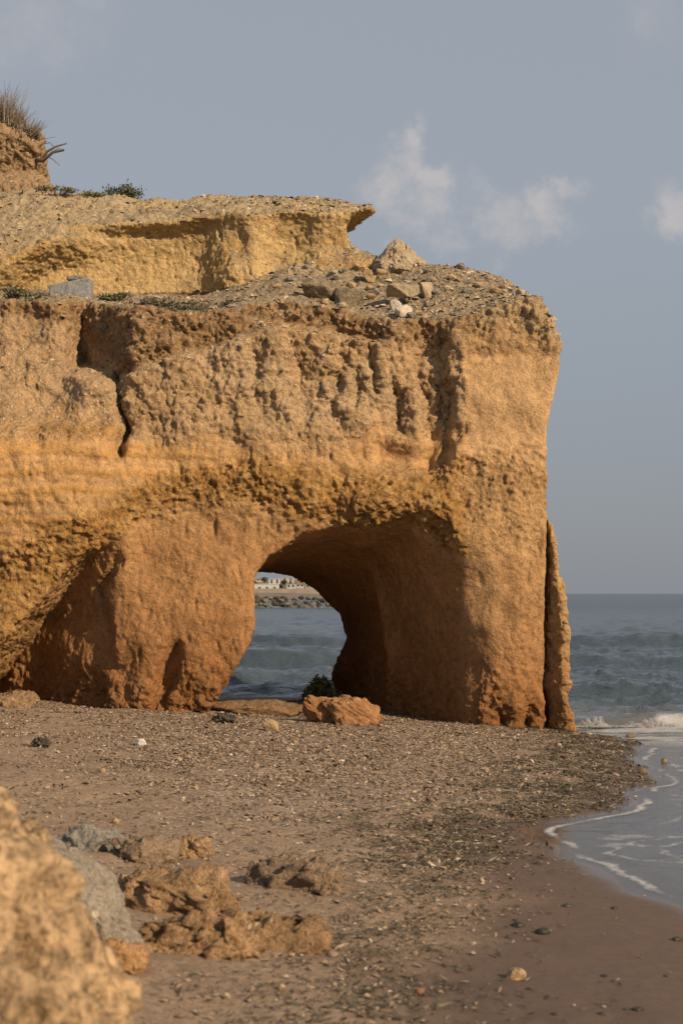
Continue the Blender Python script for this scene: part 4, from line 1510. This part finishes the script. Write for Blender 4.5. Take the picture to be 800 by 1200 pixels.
LEDGE = [(466, 315, 'the pointed pinnacle'), (372, 345, 'the dark jagged slab'), (410, 352, 'the grey brown block'), (472, 352, 'the pale wedge shaped block'),
         (475, 372, 'the flat whitish stone'), (600, 340, 'the outer corner of the cliff top'), (330, 325, 'the end of the hollow'), (540, 325, 'the bare slope past the pinnacle')]
SANDM = [(165, 870, 'the white stone'), (260, 845, 'the black seaweed heap'), (46, 870, 'the dark seaweed tuft'), (225, 995, 'the small rounded orange rock'),
         (95, 985, 'the flat dark grey rock'), (330, 1030, 'the flat brown rock'), (640, 865, 'the leaning slab at the cliff corner'), (560, 890, 'the foot of the arch buttress'),
         (330, 1110, 'the crumbly orange rock tongue'), (490, 1160, 'the brick red stone'), (605, 1142, 'the lone tan stone'), (700, 1030, 'the edge of the wash'), (318, 850, 'the square tan rock')]
HOUSES = [(308, 684, 'the long low white house'), (321, 680, 'the white flat roofed house'), (337, 678, 'the cream house on the crest'), (348, 684, 'the small white house'),
          (362, 688, 'the grey terraced house'), (373, 689, 'the cream terraced house'), (380, 684, 'the wide house with a tiled roof'), (396, 684, 'the white block')]
for (u, v) in [(392, 322), (404, 320), (412, 340), (440, 348), (446, 336), (500, 362), (512, 346), (524, 340), (508, 330), (540, 318), (435, 352),
               (520, 366), (432, 340), (446, 325), (396, 330), (482, 378), (545, 345), (560, 340), (580, 345), (476, 330), (500, 322), (376, 318),
               (360, 322), (340, 332), (325, 340), (590, 338), (610, 345), (530, 330), (415, 358), (400, 362), (380, 360), (490, 370)]:
    w_ = random.uniform(7, 14)
    mt_, cn_ = random.choice([(M_TAN, 'tan'), (M_PALE, 'pale'), (M_TAN, 'tan'), (M_GREY, 'grey')])
    rock_px('stone', u - w_ / 2, u + w_ / 2, v - w_ * .6, v, f'small {cn_} loose stone on the ledge near {near(u, v, LEDGE)}', 'stone', 60 + k, mt_, level=2, angular=.8, onto='cliff', group='loose stones on the cliff ledge', sink=.15)
    k += 1
for (u, v, w_) in [(52, 872, 9), (120, 905, 8), (55, 925, 7), (135, 965, 10), (98, 973, 11), (250, 880, 7), (300, 900, 8), (210, 892, 7), (345, 872, 8),
                   (540, 885, 8), (605, 890, 7), (570, 905, 8), (420, 1035, 8), (450, 1090, 8), (395, 1040, 9), (520, 1020, 7), (330, 1160, 10),
                   (265, 1170, 9), (430, 1170, 9), (380, 1130, 8), (690, 862, 7), (655, 875, 7)]:
    rock_px('pebble', u - w_ / 2, u + w_ / 2, v - w_ * .6, v, f'light pebble larger than the gravel around it near {near(u, v, SANDM)}', 'pebble', 120 + k,
            random.choice([M_PALE, M_TAN]), level=2, angular=.6, group='larger pebbles on the beach', sink=.2)
    k += 1
for (u, v, w_) in [(665, 1063, 12), (720, 1066, 10), (608, 1087, 18), (637, 1095, 20), (708, 1145, 9), (795, 1103, 14), (620, 1160, 8), (748, 1185, 14),
                   (705, 1190, 10), (780, 1145, 7), (650, 1190, 9), (545, 1180, 8)]:
    rock_px('seaweed_clump', u - w_ / 2, u + w_ / 2, v - w_ * .3, v, f'dark flat scrap of seaweed on smooth wet sand near {near(u, v, SANDM)}', 'seaweed', 170 + k,
            plain_mat('wet_seaweed', (.035, .028, .02), .5, spec=.4) if k == 0 else bpy.data.materials.get('wet_seaweed') or plain_mat('wet_seaweed', (.035, .028, .02), .5, spec=.4),
            level=2, angular=.6, group='seaweed scraps on the wet sand', sink=.3)
    k += 1
MW = bpy.data.materials['wet_seaweed']
rock_px('seaweed_clump', 248, 276, 838, 848, 'black seaweed heap on the gravel before the arch', 'seaweed', 201, MW, level=4, angular=.3, rough=.3, knobs=.2, sink=.2, depth_k=.6)
rock_px('seaweed_clump', 36, 56, 866, 876, 'dark seaweed tuft on the sand below the alcove', 'seaweed', 202, MW, level=4, angular=.3, rough=.3, knobs=.2, sink=.2, depth_k=.6)


# fine rubble lying on the ledges of the cliff
rp, rs = [], []
while len(rp) < 7000:
    yy = random.uniform(20.4, 25.6)
    xx_ = random.uniform(-.25, .17) * yy
    h_, nr_, i_, d_ = BVH.ray_cast(Vector((xx_, yy, 14)), Vector((0, 0, -1)))
    if h_ is None or nr_.z < .6 or h_[2] < 5.3:
        continue
    if random.random() > .25 + .75 * (random.random() < (xx_ + 3.5) / 5):
        continue
    rp.append((h_[0], h_[1], h_[2] + .002))
    rs.append(min(random.lognormvariate(math.log(.017), .55), .06))
rp = np.array(rp)
rs = np.array(rs)
n = len(rp)
pal = np.array([(.45, .36, .25), (.36, .27, .18), (.28, .21, .14), (.20, .155, .11), (.52, .44, .33)])
o = chips('ledge_rubble', rp, np.stack([rs * RNG.uniform(.9, 1.6, n), rs * RNG.uniform(.7, 1, n), rs * RNG.uniform(.5, .9, n)], 1),
          pal[RNG.choice(5, n, p=[.25, .3, .22, .15, .08])] * RNG.uniform(.85, 1.15, (n, 1)), M_CHIP)
tag(o, 'fine tan rubble scattered over the ledges on top of the cliff', 'rubble', kind='stuff')

# ------------------------------------------------------------------ plants
def leaves(name, centers, size, cols, mat, parent=None, aspect=2.2):
    """many small bent leaves (two triangles with a fold)"""
    n = len(centers)
    d = RNG.normal(size=(n, 3))
    d[:, 2] = np.abs(d[:, 2]) * .8
    d /= np.linalg.norm(d, axis=1)[:, None]
    s = np.cross(d, RNG.normal(size=(n, 3)))
    s /= np.linalg.norm(s, axis=1)[:, None]
    L = size * RNG.uniform(.6, 1.4, n)[:, None]
    W = L / aspect
    nn2 = np.cross(d, s)
    v = np.stack([centers, centers + d * L * .5 + s * W * .5 + nn2 * W * .2, centers + d * L, centers + d * L * .5 - s * W * .5 + nn2 * W * .2], 1)
    i = np.arange(n)[:, None] * 4
    F_ = np.concatenate([i + np.array([[0, 1, 2]]), i + np.array([[0, 2, 3]])]).astype(np.int32)
    return mk(name, v.reshape(-1, 3), F_, mat, parent, False, {'Col': np.repeat(cols, 4, 0)})


def tube(paths, sides=5):
    """paths: list of (points (k,3), radii (k,)) -> V, F"""
    Vs, Fs, o_ = [], [], 0
    for pts_, rad in paths:
        pts_ = np.asarray(pts_, float)
        k = len(pts_)
        tg = np.gradient(pts_, axis=0)
        tg /= np.linalg.norm(tg, axis=1)[:, None] + 1e-9
        ref = np.array([0.31, 0.2, 0.93])
        a_ = np.cross(tg, ref)
        a_ /= np.linalg.norm(a_, axis=1)[:, None] + 1e-9
        b_ = np.cross(tg, a_)
        th = np.arange(sides) / sides * 2 * math.pi
        ring = pts_[:, None] + np.asarray(rad)[:, None, None] * (np.cos(th)[None, :, None] * a_[:, None] + np.sin(th)[None, :, None] * b_[:, None])
        Vs.append(ring.reshape(-1, 3))
        i = np.arange(k * sides).reshape(k, sides)
        j = np.roll(i, -1, 1)
        Fs.append(np.stack([i[:-1].ravel(), j[:-1].ravel(), j[1:].ravel(), i[1:].ravel()], 1) + o_)
        o_ += k * sides
    return np.concatenate(Vs), np.concatenate(Fs).astype(np.int32)


M_LEAF = plain_mat('shrub_leaves', (1, 1, 1), .7, .2, 20, 0, attr='Col', spec=.25)
M_WOOD = plain_mat('dead_wood', (.13, .095, .07), .85, .35, 30, .4)
M_STRAW = plain_mat('dry_grass', (1, 1, 1), .8, .2, 20, 0, attr='Col', spec=.2)
GREEN = np.array([(.070, .085, .035), (.10, .105, .05), (.05, .062, .03), (.14, .13, .07)])
GREYG = np.array([(.12, .125, .075), (.085, .09, .05), (.16, .145, .09), (.20, .16, .10)])
OLIVE = np.array([(.13, .125, .05), (.19, .18, .08), (.08, .08, .035), (.05, .052, .03)])


def bush(name, base, rx, ry, rz, n, leaf, pal_, label, cat='shrub', group=None, flat=1.0, surface=False):
    root = empty(name, tuple(base))
    tag(root, label, cat, group)
    k = max(4, int(n / 160))
    cc = RNG.normal(size=(k, 3)) * .5
    cc[:, 2] = np.abs(cc[:, 2])
    cc = cc / np.maximum(np.linalg.norm(cc, axis=1)[:, None], 1) * .95
    which = RNG.integers(0, k, n)
    c_ = cc[which] + RNG.normal(size=(n, 3)) * .20
    c_[:, 2] = np.abs(c_[:, 2])
    P_ = c_ * np.array([rx, ry, rz])
    if surface:
        okm = np.zeros(n, bool)
        for i in range(n):
            h_ = cliff_top(base[0] + P_[i, 0], base[1] + P_[i, 1])
            if h_ is not None and abs(h_[2] - base[2]) < .45:
                P_[i, 2] += h_[2] - base[2]
                okm[i] = True
        P_, which = P_[okm], which[okm]
        n = len(P_)
    tint = (.75 + .5 * RNG.random(k))[which][:, None]
    cols_ = pal_[RNG.integers(0, len(pal_), n)] * tint * RNG.uniform(.8, 1.2, (n, 1))
    leaves('leaves', P_, leaf, cols_, M_LEAF, root)
    paths = []
    for i in range(min(k, 26)):
        e = cc[i] * np.array([rx, ry, rz])
        b0 = np.array([e[0] * .3, e[1] * .3, -.05])
        if surface:
            h_ = cliff_top(base[0] + e[0], base[1] + e[1])
            if h_ is not None and abs(h_[2] - base[2]) < .6:
                e = e + np.array([0, 0, h_[2] - base[2]])
                b0 = np.array([e[0], e[1], h_[2] - base[2] - .04])
            else:
                continue
        paths.append(([b0, (b0 + e) / 2 + RNG.normal(size=3) * .02, e], [.010, .007, .004]))
    for p_ in paths:
        V_, F_ = tube([p_], 4)
        mk('stem', V_, F_, M_WOOD, root)
    return root


def at_cliff(u, v):
    h_ = hit_cliff(u, v)
    return np.array(h_) if h_ is not None else px(u, v, 24)


b0 = at_cliff(192, 362)
b0[1] += .22
_h = cliff_top(b0[0], b0[1])
b0[2] = _h[2] if _h is not None else b0[2]
bush('plant_mat', b0, .62, .28, .10, 1500, .055, GREYG, 'grey green plant mat spreading right of the concrete block', 'plant', flat=.3, surface=True)
b0 = at_cliff(132, 354)
b0[1] += .22
_h = cliff_top(b0[0], b0[1])
b0[2] = _h[2] if _h is not None else b0[2]
bush('plant_mat', b0, .30, .25, .09, 700, .055, GREEN, 'small green plant mat beside the concrete block', 'plant', surface=True)
b0 = at_cliff(12, 350)
b0[1] += .22
_h = cliff_top(b0[0], b0[1])
b0[2] = _h[2] if _h is not None else b0[2]
bush('plant_mat', b0, .45, .3, .12, 900, .055, GREYG, 'brownish green plant mat left of the concrete block at the brink', 'plant', surface=True)
b0 = at_cliff(242, 362)
b0[1] += .22
_h = cliff_top(b0[0], b0[1])
b0[2] = _h[2] if _h is not None else b0[2]
bush('plant_mat', b0, .35, .25, .06, 500, .05, np.array([(.16, .115, .07), (.12, .085, .05), (.19, .14, .09)]), 'brown withered plant mat on the ledge below the hollow', 'plant', surface=True)
b0 = at_cliff(137, 238)
b0[1] += .6
h_ = cliff_top(b0[0] * 1.02, b0[1])
bush('shrub', (b0[0], b0[1], h_[2] - .03 if h_ else b0[2]), .30, .24, .27, 1300, .05, GREEN, 'round dark green shrub on the rim of the upper band')
for (u, lb) in [(112, 'low olive shrub next to the round dark green shrub'), (64, 'flat olive shrub near the earth bank on the cliff top')]:
    b0 = at_cliff(u, 238)
    b0[1] += .25
    h_ = cliff_top(b0[0], b0[1])
    bush('shrub', (b0[0], b0[1], h_[2] - .02 if h_ else b0[2]), .34, .2, .11, 600, .045, GREYG, lb)
# leafy clump behind the fallen blocks
gb = beach_at(374, 828)
bz = float(sand_z(np.array([gb[0]]), np.array([gb[1] + .6]))[0])
cl_ = empty('leafy_clump', (gb[0], gb[1] + .5, bz))
tag(cl_, 'dark green leafy clump growing behind the fallen clay blocks', 'plant')
rock('core', (0, 0, 0), (.36, .28, .36), 77, plain_mat('clump_core', (.035, .035, .02), .9), level=4, angular=.3, rough=.2, knobs=.15, sink=.1, parent=cl_)
n = 1500
dd = RNG.normal(size=(n, 3))
dd /= np.linalg.norm(dd, axis=1)[:, None]
dd[:, 2] = np.abs(dd[:, 2])
lump_ = 1 + (.42 * perlin(dd, 2.6, 88) + RNG.uniform(-.1, .18, n))[:, None]
leaves('leaves', dd * np.array([.23, .18, .32]) * lump_ + np.array([0, 0, .06]), .055, OLIVE[RNG.integers(0, 4, n)] * RNG.uniform(1.0, 1.9, (n, 1)), M_LEAF, cl_, 1.6)


def grass_tuft(base, n, hgt_, spread, label, group=None, lean=0.0):
    root = empty('dry_grass_tuft', tuple(base))
    tag(root, label, 'grass', group)
    b_ = RNG.normal(size=(n, 2)) * spread * .45
    L = hgt_ * RNG.uniform(.45, 1.0, n)
    dx_ = RNG.normal(0, .30, n) + lean
    dy_ = RNG.normal(0, .25, n)
    Vs = []
    ph = RNG.uniform(0, 6.28, n)
    wv_ = np.stack([np.cos(ph), np.sin(ph)], 1) * .006
    for tq in (0, .5, 1.0):
        c_ = np.stack([b_[:, 0] + dx_ * L * tq ** 1.6, b_[:, 1] + dy_ * L * tq ** 1.6, L * tq - .03], 1)
        wq = wv_ * (1.0 - .75 * tq)
        Vs.append(np.stack([c_ + np.concatenate([wq, np.zeros((n, 1))], 1), c_ - np.concatenate([wq, np.zeros((n, 1))], 1)], 1))
    v = np.concatenate(Vs, 1)
    i = np.arange(n)[:, None] * 6
    F_ = np.concatenate([i + np.array([[0, 1, 3, 2]]), i + np.array([[2, 3, 5, 4]])]).astype(np.int32)
    pal_ = np.array([(.24, .185, .12), (.17, .13, .09), (.29, .23, .15), (.10, .08, .055)])
    mk('blades', v.reshape(-1, 3), F_, M_STRAW, root, False, {'Col': np.repeat(pal_[RNG.integers(0, 4, n)], 6, 0)})
    return root


for (u, yy, n_, hh, sp, ln, lb) in [(2, 27.5, 420, .80, .30, .05, 'tallest dry grass tuft on the earth bank'),
                                    (20, 27.6, 240, .48, .22, .10, 'thin straw tuft right of the tallest grass on the earth bank'),
                                    (38, 27.6, 200, .40, .16, .2, 'short straw tuft at the end of the earth bank above the dead roots'),
                                    (-22, 27.6, 300, .70, .30, 0, 'dry grass tuft left of the tallest tuft on the earth bank')]:
    x_ = (u - 400) / FPX * yy
    h_ = cliff_top(x_, yy)
    grass_tuft((x_, yy, h_[2] if h_ else 10.6), n_, hh, sp, lb, lean=ln)
# brown undergrowth hanging over the bank
x_, yy = px(26, 160, 27.35)[0], 27.35
bush('shrub', px(26, 166, 27.4), .38, .2, .22, 700, .06, np.array([(.10, .075, .05), (.16, .12, .075), (.06, .05, .035), (.22, .165, .10)]), 'withered brown shrub hanging over the edge of the earth bank')

tw = px(14, 160, 27.4)
root = empty('twiggy_shrub', tuple(tw))
tag(root, 'bare twiggy dead shrub among the grass on the earth bank', 'shrub')
random.seed(12)
for i in range(22):
    a_ = random.uniform(-1.0, 1.1)
    L = random.uniform(.35, .85)
    x_, z_, yo = random.uniform(-.3, .35), random.uniform(-.1, .1), random.uniform(-.15, .2)
    pts_ = [np.array([x_, yo, z_ - .1])]
    for q_ in range(4):
        a_ += random.uniform(-.35, .35)
        pts_.append(pts_[-1] + np.array([math.sin(a_), random.uniform(-.3, .3), math.cos(a_)]) * L / 4)
    r0 = random.uniform(.007, .014)
    V_, F_ = tube([(np.array(pts_), np.linspace(r0, .003, 5))], 4)
    mk('twig', V_, F_, M_WOOD, root)

# dead roots reaching out over the edge
rt = px(43, 178, 27.5)
root = empty('dead_branch', tuple(rt))
tag(root, 'bare forked dead branch sticking out from the earth bank', 'branch')
s_ = 27.5 / FPX * 1.5


def br(pts_, r0, r1):
    P_ = np.array([(a * s_, d_, -b_ * s_) for a, b_, d_ in pts_])
    return (P_, np.linspace(r0, r1, len(P_)))


V_, F_ = tube([br([(-8, 4, .3), (0, 6, 0), (6, 8, -.1), (14, 2, -.15), (23, 1, -.2)], .05, .022)], 6)
mk('main_limb', V_, F_, M_WOOD, root)
for pts_, r0 in [([(3, 7, 0), (9, 0, -.05), (16, -3, -.1), (24, -6, -.05)], .032), ([(0, 6, 0), (-4, 16, .05), (-6, 24, .1)], .03),
                 ([(9, 5, -.1), (14, 8, -.2), (20, 13, -.2)], .012), ([(-2, 2, 0), (4, -6, 0), (10, -8, .05), (13, -5, .1)], .016),
                 ([(14, 2, -.15), (18, -2, -.1), (21, -1, 0)], .012)]:
    V_, F_ = tube([br(pts_, r0, r0 * .4)], 5)
    mk('twig', V_, F_, M_WOOD, root)

# ------------------------------------------------------------------ concrete block on the ledge
g = at_cliff(88, 350)
_x, _y = (84 - 400) / FPX * 23.0, 23.0
_h = cliff_top(_x, _y)
g = (_x, _y, _h[2] if _h is not None else g[2])
root = empty('concrete_block', (g[0], g[1], g[2] - .03))
tag(root, 'grey broken concrete block lying on the cliff ledge', 'block')
w_, h_, d_ = 48 * g[1] / FPX, 23 * g[1] / FPX, .30
vv = np.array([(-w_ / 2, -d_ / 2, -.03), (w_ / 2, -d_ / 2, -.03), (w_ / 2, d_ / 2, -.03), (-w_ / 2, d_ / 2, -.03),
               (-w_ / 2, -d_ / 2, h_ * .62), (w_ / 2 - .01, -d_ / 2, h_), (w_ / 2, d_ / 2, h_), (-w_ / 2, d_ / 2, h_ * .68)])
ff_ = np.array([(0, 3, 2, 1), (0, 1, 5, 4), (1, 2, 6, 5), (2, 3, 7, 6), (3, 0, 4, 7), (4, 5, 6, 7)], np.int32)
for _ in range(4):
    vv, ff_ = subdiv(vv.astype(np.float32), ff_)
vv = laplace(vv, ff_, .5, 2)
nv = vnormals(vv, ff_)
vv = vv + nv * (fbm(vv, 9, 3, off=7) * .02)[:, None]
mk('body', vv, ff_, plain_mat('old_concrete', (.21, .205, .20), .95, .35, 22, .6), root)
ob = rock('broken_corner', (w_ * .12, .02, h_ * .85), (w_ * .42, d_ * .6, h_ * .45), 91, M_GREY, level=3, angular=.7, rough=.2, sink=.2, parent=root)

# ------------------------------------------------------------------ spray of the breaker
sp_p, sp_s = [], []
for (xc, wd, hh, n_) in [(3.72, .17, .20, 2600), (4.62, .34, .16, 3200), (5.6, .5, .15, 1500)]:
    a_ = RNG.normal(0, wd * .55, n_)
    fing = .35 + .65 * np.abs(np.sin((xc + a_) * 17) * np.cos((xc + a_) * 41 + 1))
    t_ = RNG.random(n_) ** 1.8
    hz = np.exp(-(a_ / wd) ** 2) * hh * fing * t_
    yb_ = 20.98 + RNG.normal(0, .05, n_)
    sp_p.append(np.stack([xc + a_ + (t_ * a_ * .3), yb_, .03 + hz], 1))
    sp_s.append(RNG.uniform(.003, .009, n_) * (1.15 - .6 * t_))
sp_p = np.concatenate(sp_p)
sp_s = np.concatenate(sp_s)
M_FOAM = plain_mat('sea_foam', (.52, .51, .50), .8, .1, 30, 0)
o = chips('wave_spray', sp_p, np.stack([sp_s] * 3, 1), np.ones((len(sp_p), 3)), M_FOAM, whole=True)
tag(o, 'white spray thrown up by the small breaker beside the cliff', 'spray', kind='stuff')

# ------------------------------------------------------------------ far shore seen through the arch
lx = np.linspace(-620, 40, 120)
ly = np.linspace(430, 1150, 60)
LX, LY = np.meshgrid(lx, ly, indexing='ij')
PL = np.stack([LX.ravel(), LY.ravel(), np.zeros(LX.size)], 1)
rise = sm(440, 520, LY) * 3.2 - 1.2 + sm(560, 900, LY) * 7.5
rise = rise * sm(40, -25, LX) - 1.5 * (1 - sm(40, -25, LX))
LZ = rise + (fbm(PL, .012, 3, off=5) * 2.4).reshape(LX.shape) * sm(520, 700, LY)
lcol = np.where((LZ.ravel() < 1.9)[:, None], np.array([[.19, .158, .125]]), np.array([[.14, .125, .075]]))
lcol = lcol * (1 + .5 * fbm(PL, .05, 3, off=6)[:, None])
far = mk('far_headland', np.stack([LX.ravel(), LY.ravel(), LZ.ravel()], 1), gridq(len(lx), len(ly)), plain_mat('far_land', (1, 1, 1), .95, .25, .3, 0, attr='Col'), None, True, {'Col': lcol})
tag(far, kind='structure')


def land_z(x_, y_):
    i = np.argmin(np.abs(lx - x_))
    j = np.argmin(np.abs(ly - y_))
    return float(LZ[i, j])


# rock breakwater
bwr = empty('breakwater', (-12, 186, 0))
tag(bwr, 'low grey boulder breakwater lying in the bay before the far town', 'breakwater')
M_BWR = [rock_mat('breakwater_stone', (.145, .128, .108), bump=.4, fine=9), rock_mat('breakwater_dark_stone', (.07, .063, .053), bump=.4, fine=9)]
k = 0
protos = []
for mm in M_BWR:
    for sd in range(4):
        r_ = rock('stone', (0, 0, 0), (1, .9, .8), 300 + k, mm, level=2, angular=.9, rough=.1, sink=.4)
        protos.append(r_.data)
        bpy.data.objects.remove(r_)
        k += 1
random.seed(5)
for row in range(4):
    xx_ = -60.0
    while xx_ < 14:
        s_ = random.uniform(.6, 1.15)
        o = bpy.data.objects.new('stone', random.choice(protos))
        COL.objects.link(o)
        o.parent = bwr
        o.location = (xx_ + 12 + random.uniform(-.1, .1), row * .75 + random.uniform(-.15, .15), [-.05, .40, .85, 1.22][row] + random.uniform(-.12, .12))
        o.scale = (s_ * 1.25, s_, s_ * random.uniform(.7, 1.05))
        o.rotation_euler = (0, 0, random.uniform(0, 6.28))
        xx_ += s_ * random.uniform(.75, 1.05)

M_WHITE = plain_mat('white_render', (.47, .45, .42), .9, .08, .5, 0)
M_CREAM = plain_mat('cream_render', (.42, .36, .29), .9, .08, .5, 0)
M_TERR = plain_mat('terracotta_roof', (.34, .17, .10), .9, .15, .8, 0)
M_GLASS = plain_mat('window_glass', (.05, .06, .07), .3, .1, 1, 0, spec=.5)
M_GREYW = plain_mat('grey_wall', (.32, .30, .28), .9, .1, .5, 0)


def boxm(x0, x1, y0, y1, z0, z1):
    v = np.array([(x0, y0, z0), (x1, y0, z0), (x1, y1, z0), (x0, y1, z0), (x0, y0, z1), (x1, y0, z1), (x1, y1, z1), (x0, y1, z1)], float)
    f = np.array([(0, 3, 2, 1), (0, 1, 5, 4), (1, 2, 6, 5), (2, 3, 7, 6), (3, 0, 4, 7), (4, 5, 6, 7)], np.int32)
    return v, f


def house(u0, u1, vt_, yy, lab, wm, hip, storeys=2, hgt_=None):
    xc = ((u0 + u1) / 2 - 400) / FPX * yy
    w = (u1 - u0) / FPX * yy
    zb = land_z(xc, yy) - .6
    zt = CAMZ + (HOR - vt_) / FPX * yy
    h = max(zt - zb, 3.0)
    dep = max(w * .7, 5)
    r_ = empty('house', (xc, yy, zb))
    tag(r_, lab, 'house', None)
    hw = h * (.78 if hip else .94)
    v, f = boxm(-w / 2, w / 2, 0, dep, 0, hw)
    wl = mk('wall', v, f, wm, r_, False)
    if hip:
        e = .4
        v = np.array([(-w / 2 - e, -e, hw), (w / 2 + e, -e, hw), (w / 2 + e, dep + e, hw), (-w / 2 - e, dep + e, hw), (-w * .2, dep / 2, h), (w * .2, dep / 2, h)])
        mk('roof', v, [np.array([(0, 3, 2, 1), (0, 1, 5, 4), (2, 3, 4, 5)], np.int32), np.array([(1, 2, 5), (3, 0, 4)], np.int32)], M_TERR, r_, False)
    else:
        v, f = boxm(-w / 2 - .2, w / 2 + .2, -.2, dep + .2, hw, h)
        mk('parapet', v, f, wm, r_, False)
    nw = max(2, int(w / 3.2))
    zlow = max(h - 2.9 * storeys - .4, .8)
    for s in range(storeys):
        for i in range(nw):
            xw = -w / 2 + (i + .5) * w / nw
            z0 = zlow + s * (hw - zlow) / storeys + .6
            v, f = boxm(xw - .55, xw + .55, -.06, .05, z0, min(z0 + 1.3, hw - .2))
            mk('window', v, f, M_GLASS, r_, False)
    return r_


for a in [(291, 326, 684, 640, 'long low white house nearest the far beach', M_WHITE, False, 1),
          (315, 328, 678, 760, 'white flat roofed house above the long low white house', M_WHITE, False, 2),
          (330, 344, 677, 800, 'cream house on the crest of the far town', M_CREAM, False, 2),
          (345, 352, 681, 740, 'small white house in the middle of the far slope', M_WHITE, True, 1),
          (336, 346, 688, 690, 'white terraced house at mid slope of the far town', M_WHITE, False, 1),
          (347, 356, 688, 700, 'second white terraced house at mid slope of the far town', M_WHITE, True, 1),
          (358, 368, 689, 700, 'grey terraced house at mid slope of the far town', M_GREYW, False, 1),
          (369, 378, 689, 710, 'cream terraced house at the end of the mid slope row', M_CREAM, True, 1),
          (356, 366, 682, 800, 'grey flat house on the far crest', M_GREYW, False, 1),
          (368, 392, 684, 790, 'wide house with a tiled roof on the far crest', M_CREAM, True, 1),
          (300, 312, 681, 820, 'small tiled house behind the long low white house', M_CREAM, True, 1),
          (262, 284, 680, 720, 'broad white house hidden partly by the arch pillar', M_WHITE, True, 2),
          (396, 420, 682, 780, 'white block behind the arch wall at the far shore', M_WHITE, False, 2)]:
    house(*a)
# sea wall along the far beach
v, f = boxm(-140, 22, 0, 3, 0, 2.6)
o = mk('sea_wall', v, f, plain_mat('pale_stone_wall', (.27, .22, .18), .9, .15, .3, 0), None, False)
o.location = (0, 560, 1.2)
tag(o, 'long pale sea wall between the far beach and the town', 'wall')
# trees of the town
M_TREE = plain_mat('far_tree_leaves', (1, 1, 1), .8, .2, .5, 0, attr='Col')
tree_spots = [(298, 700, 3.4), (322, 660, 3.0), (333, 730, 3.2), (352, 760, 3.8), (362, 720, 3.0), (374, 740, 3.6), (384, 700, 3.2), (340, 705, 2.6), (310, 780, 4.0), (392, 730, 3.5), (328, 690, 2.4), (366, 770, 4.2)]
for (u, yy, hh) in tree_spots:
    xc = (u - 400) / FPX * yy
    zb = land_z(xc, yy) - .3
    tr = empty('tree', (xc, yy, zb))
    tag(tr, f'dark rounded tree of the far town beside {near(u, 690 - (yy - 690) * .05, HOUSES)}', 'tree', 'trees in the far town')
    V_, F_ = tube([([(0, 0, 0), (.1, 0, hh * .5), (.2, .1, hh * .8)], [.18, .13, .05])], 5)
    mk('trunk', V_, F_, M_WOOD, tr)
    n = 260
    c_ = RNG.normal(size=(n, 3))
    c_ /= np.linalg.norm(c_, axis=1)[:, None]
    c_ = c_ * RNG.uniform(.5, 1, (n, 1)) * np.array([hh * .5, hh * .5, hh * .38]) + np.array([0, 0, hh * .62])
    leaves('crown', c_, .7, np.array([(.05, .058, .03)]) * RNG.uniform(.6, 1.5, (n, 1)), M_TREE, tr, 1.5)
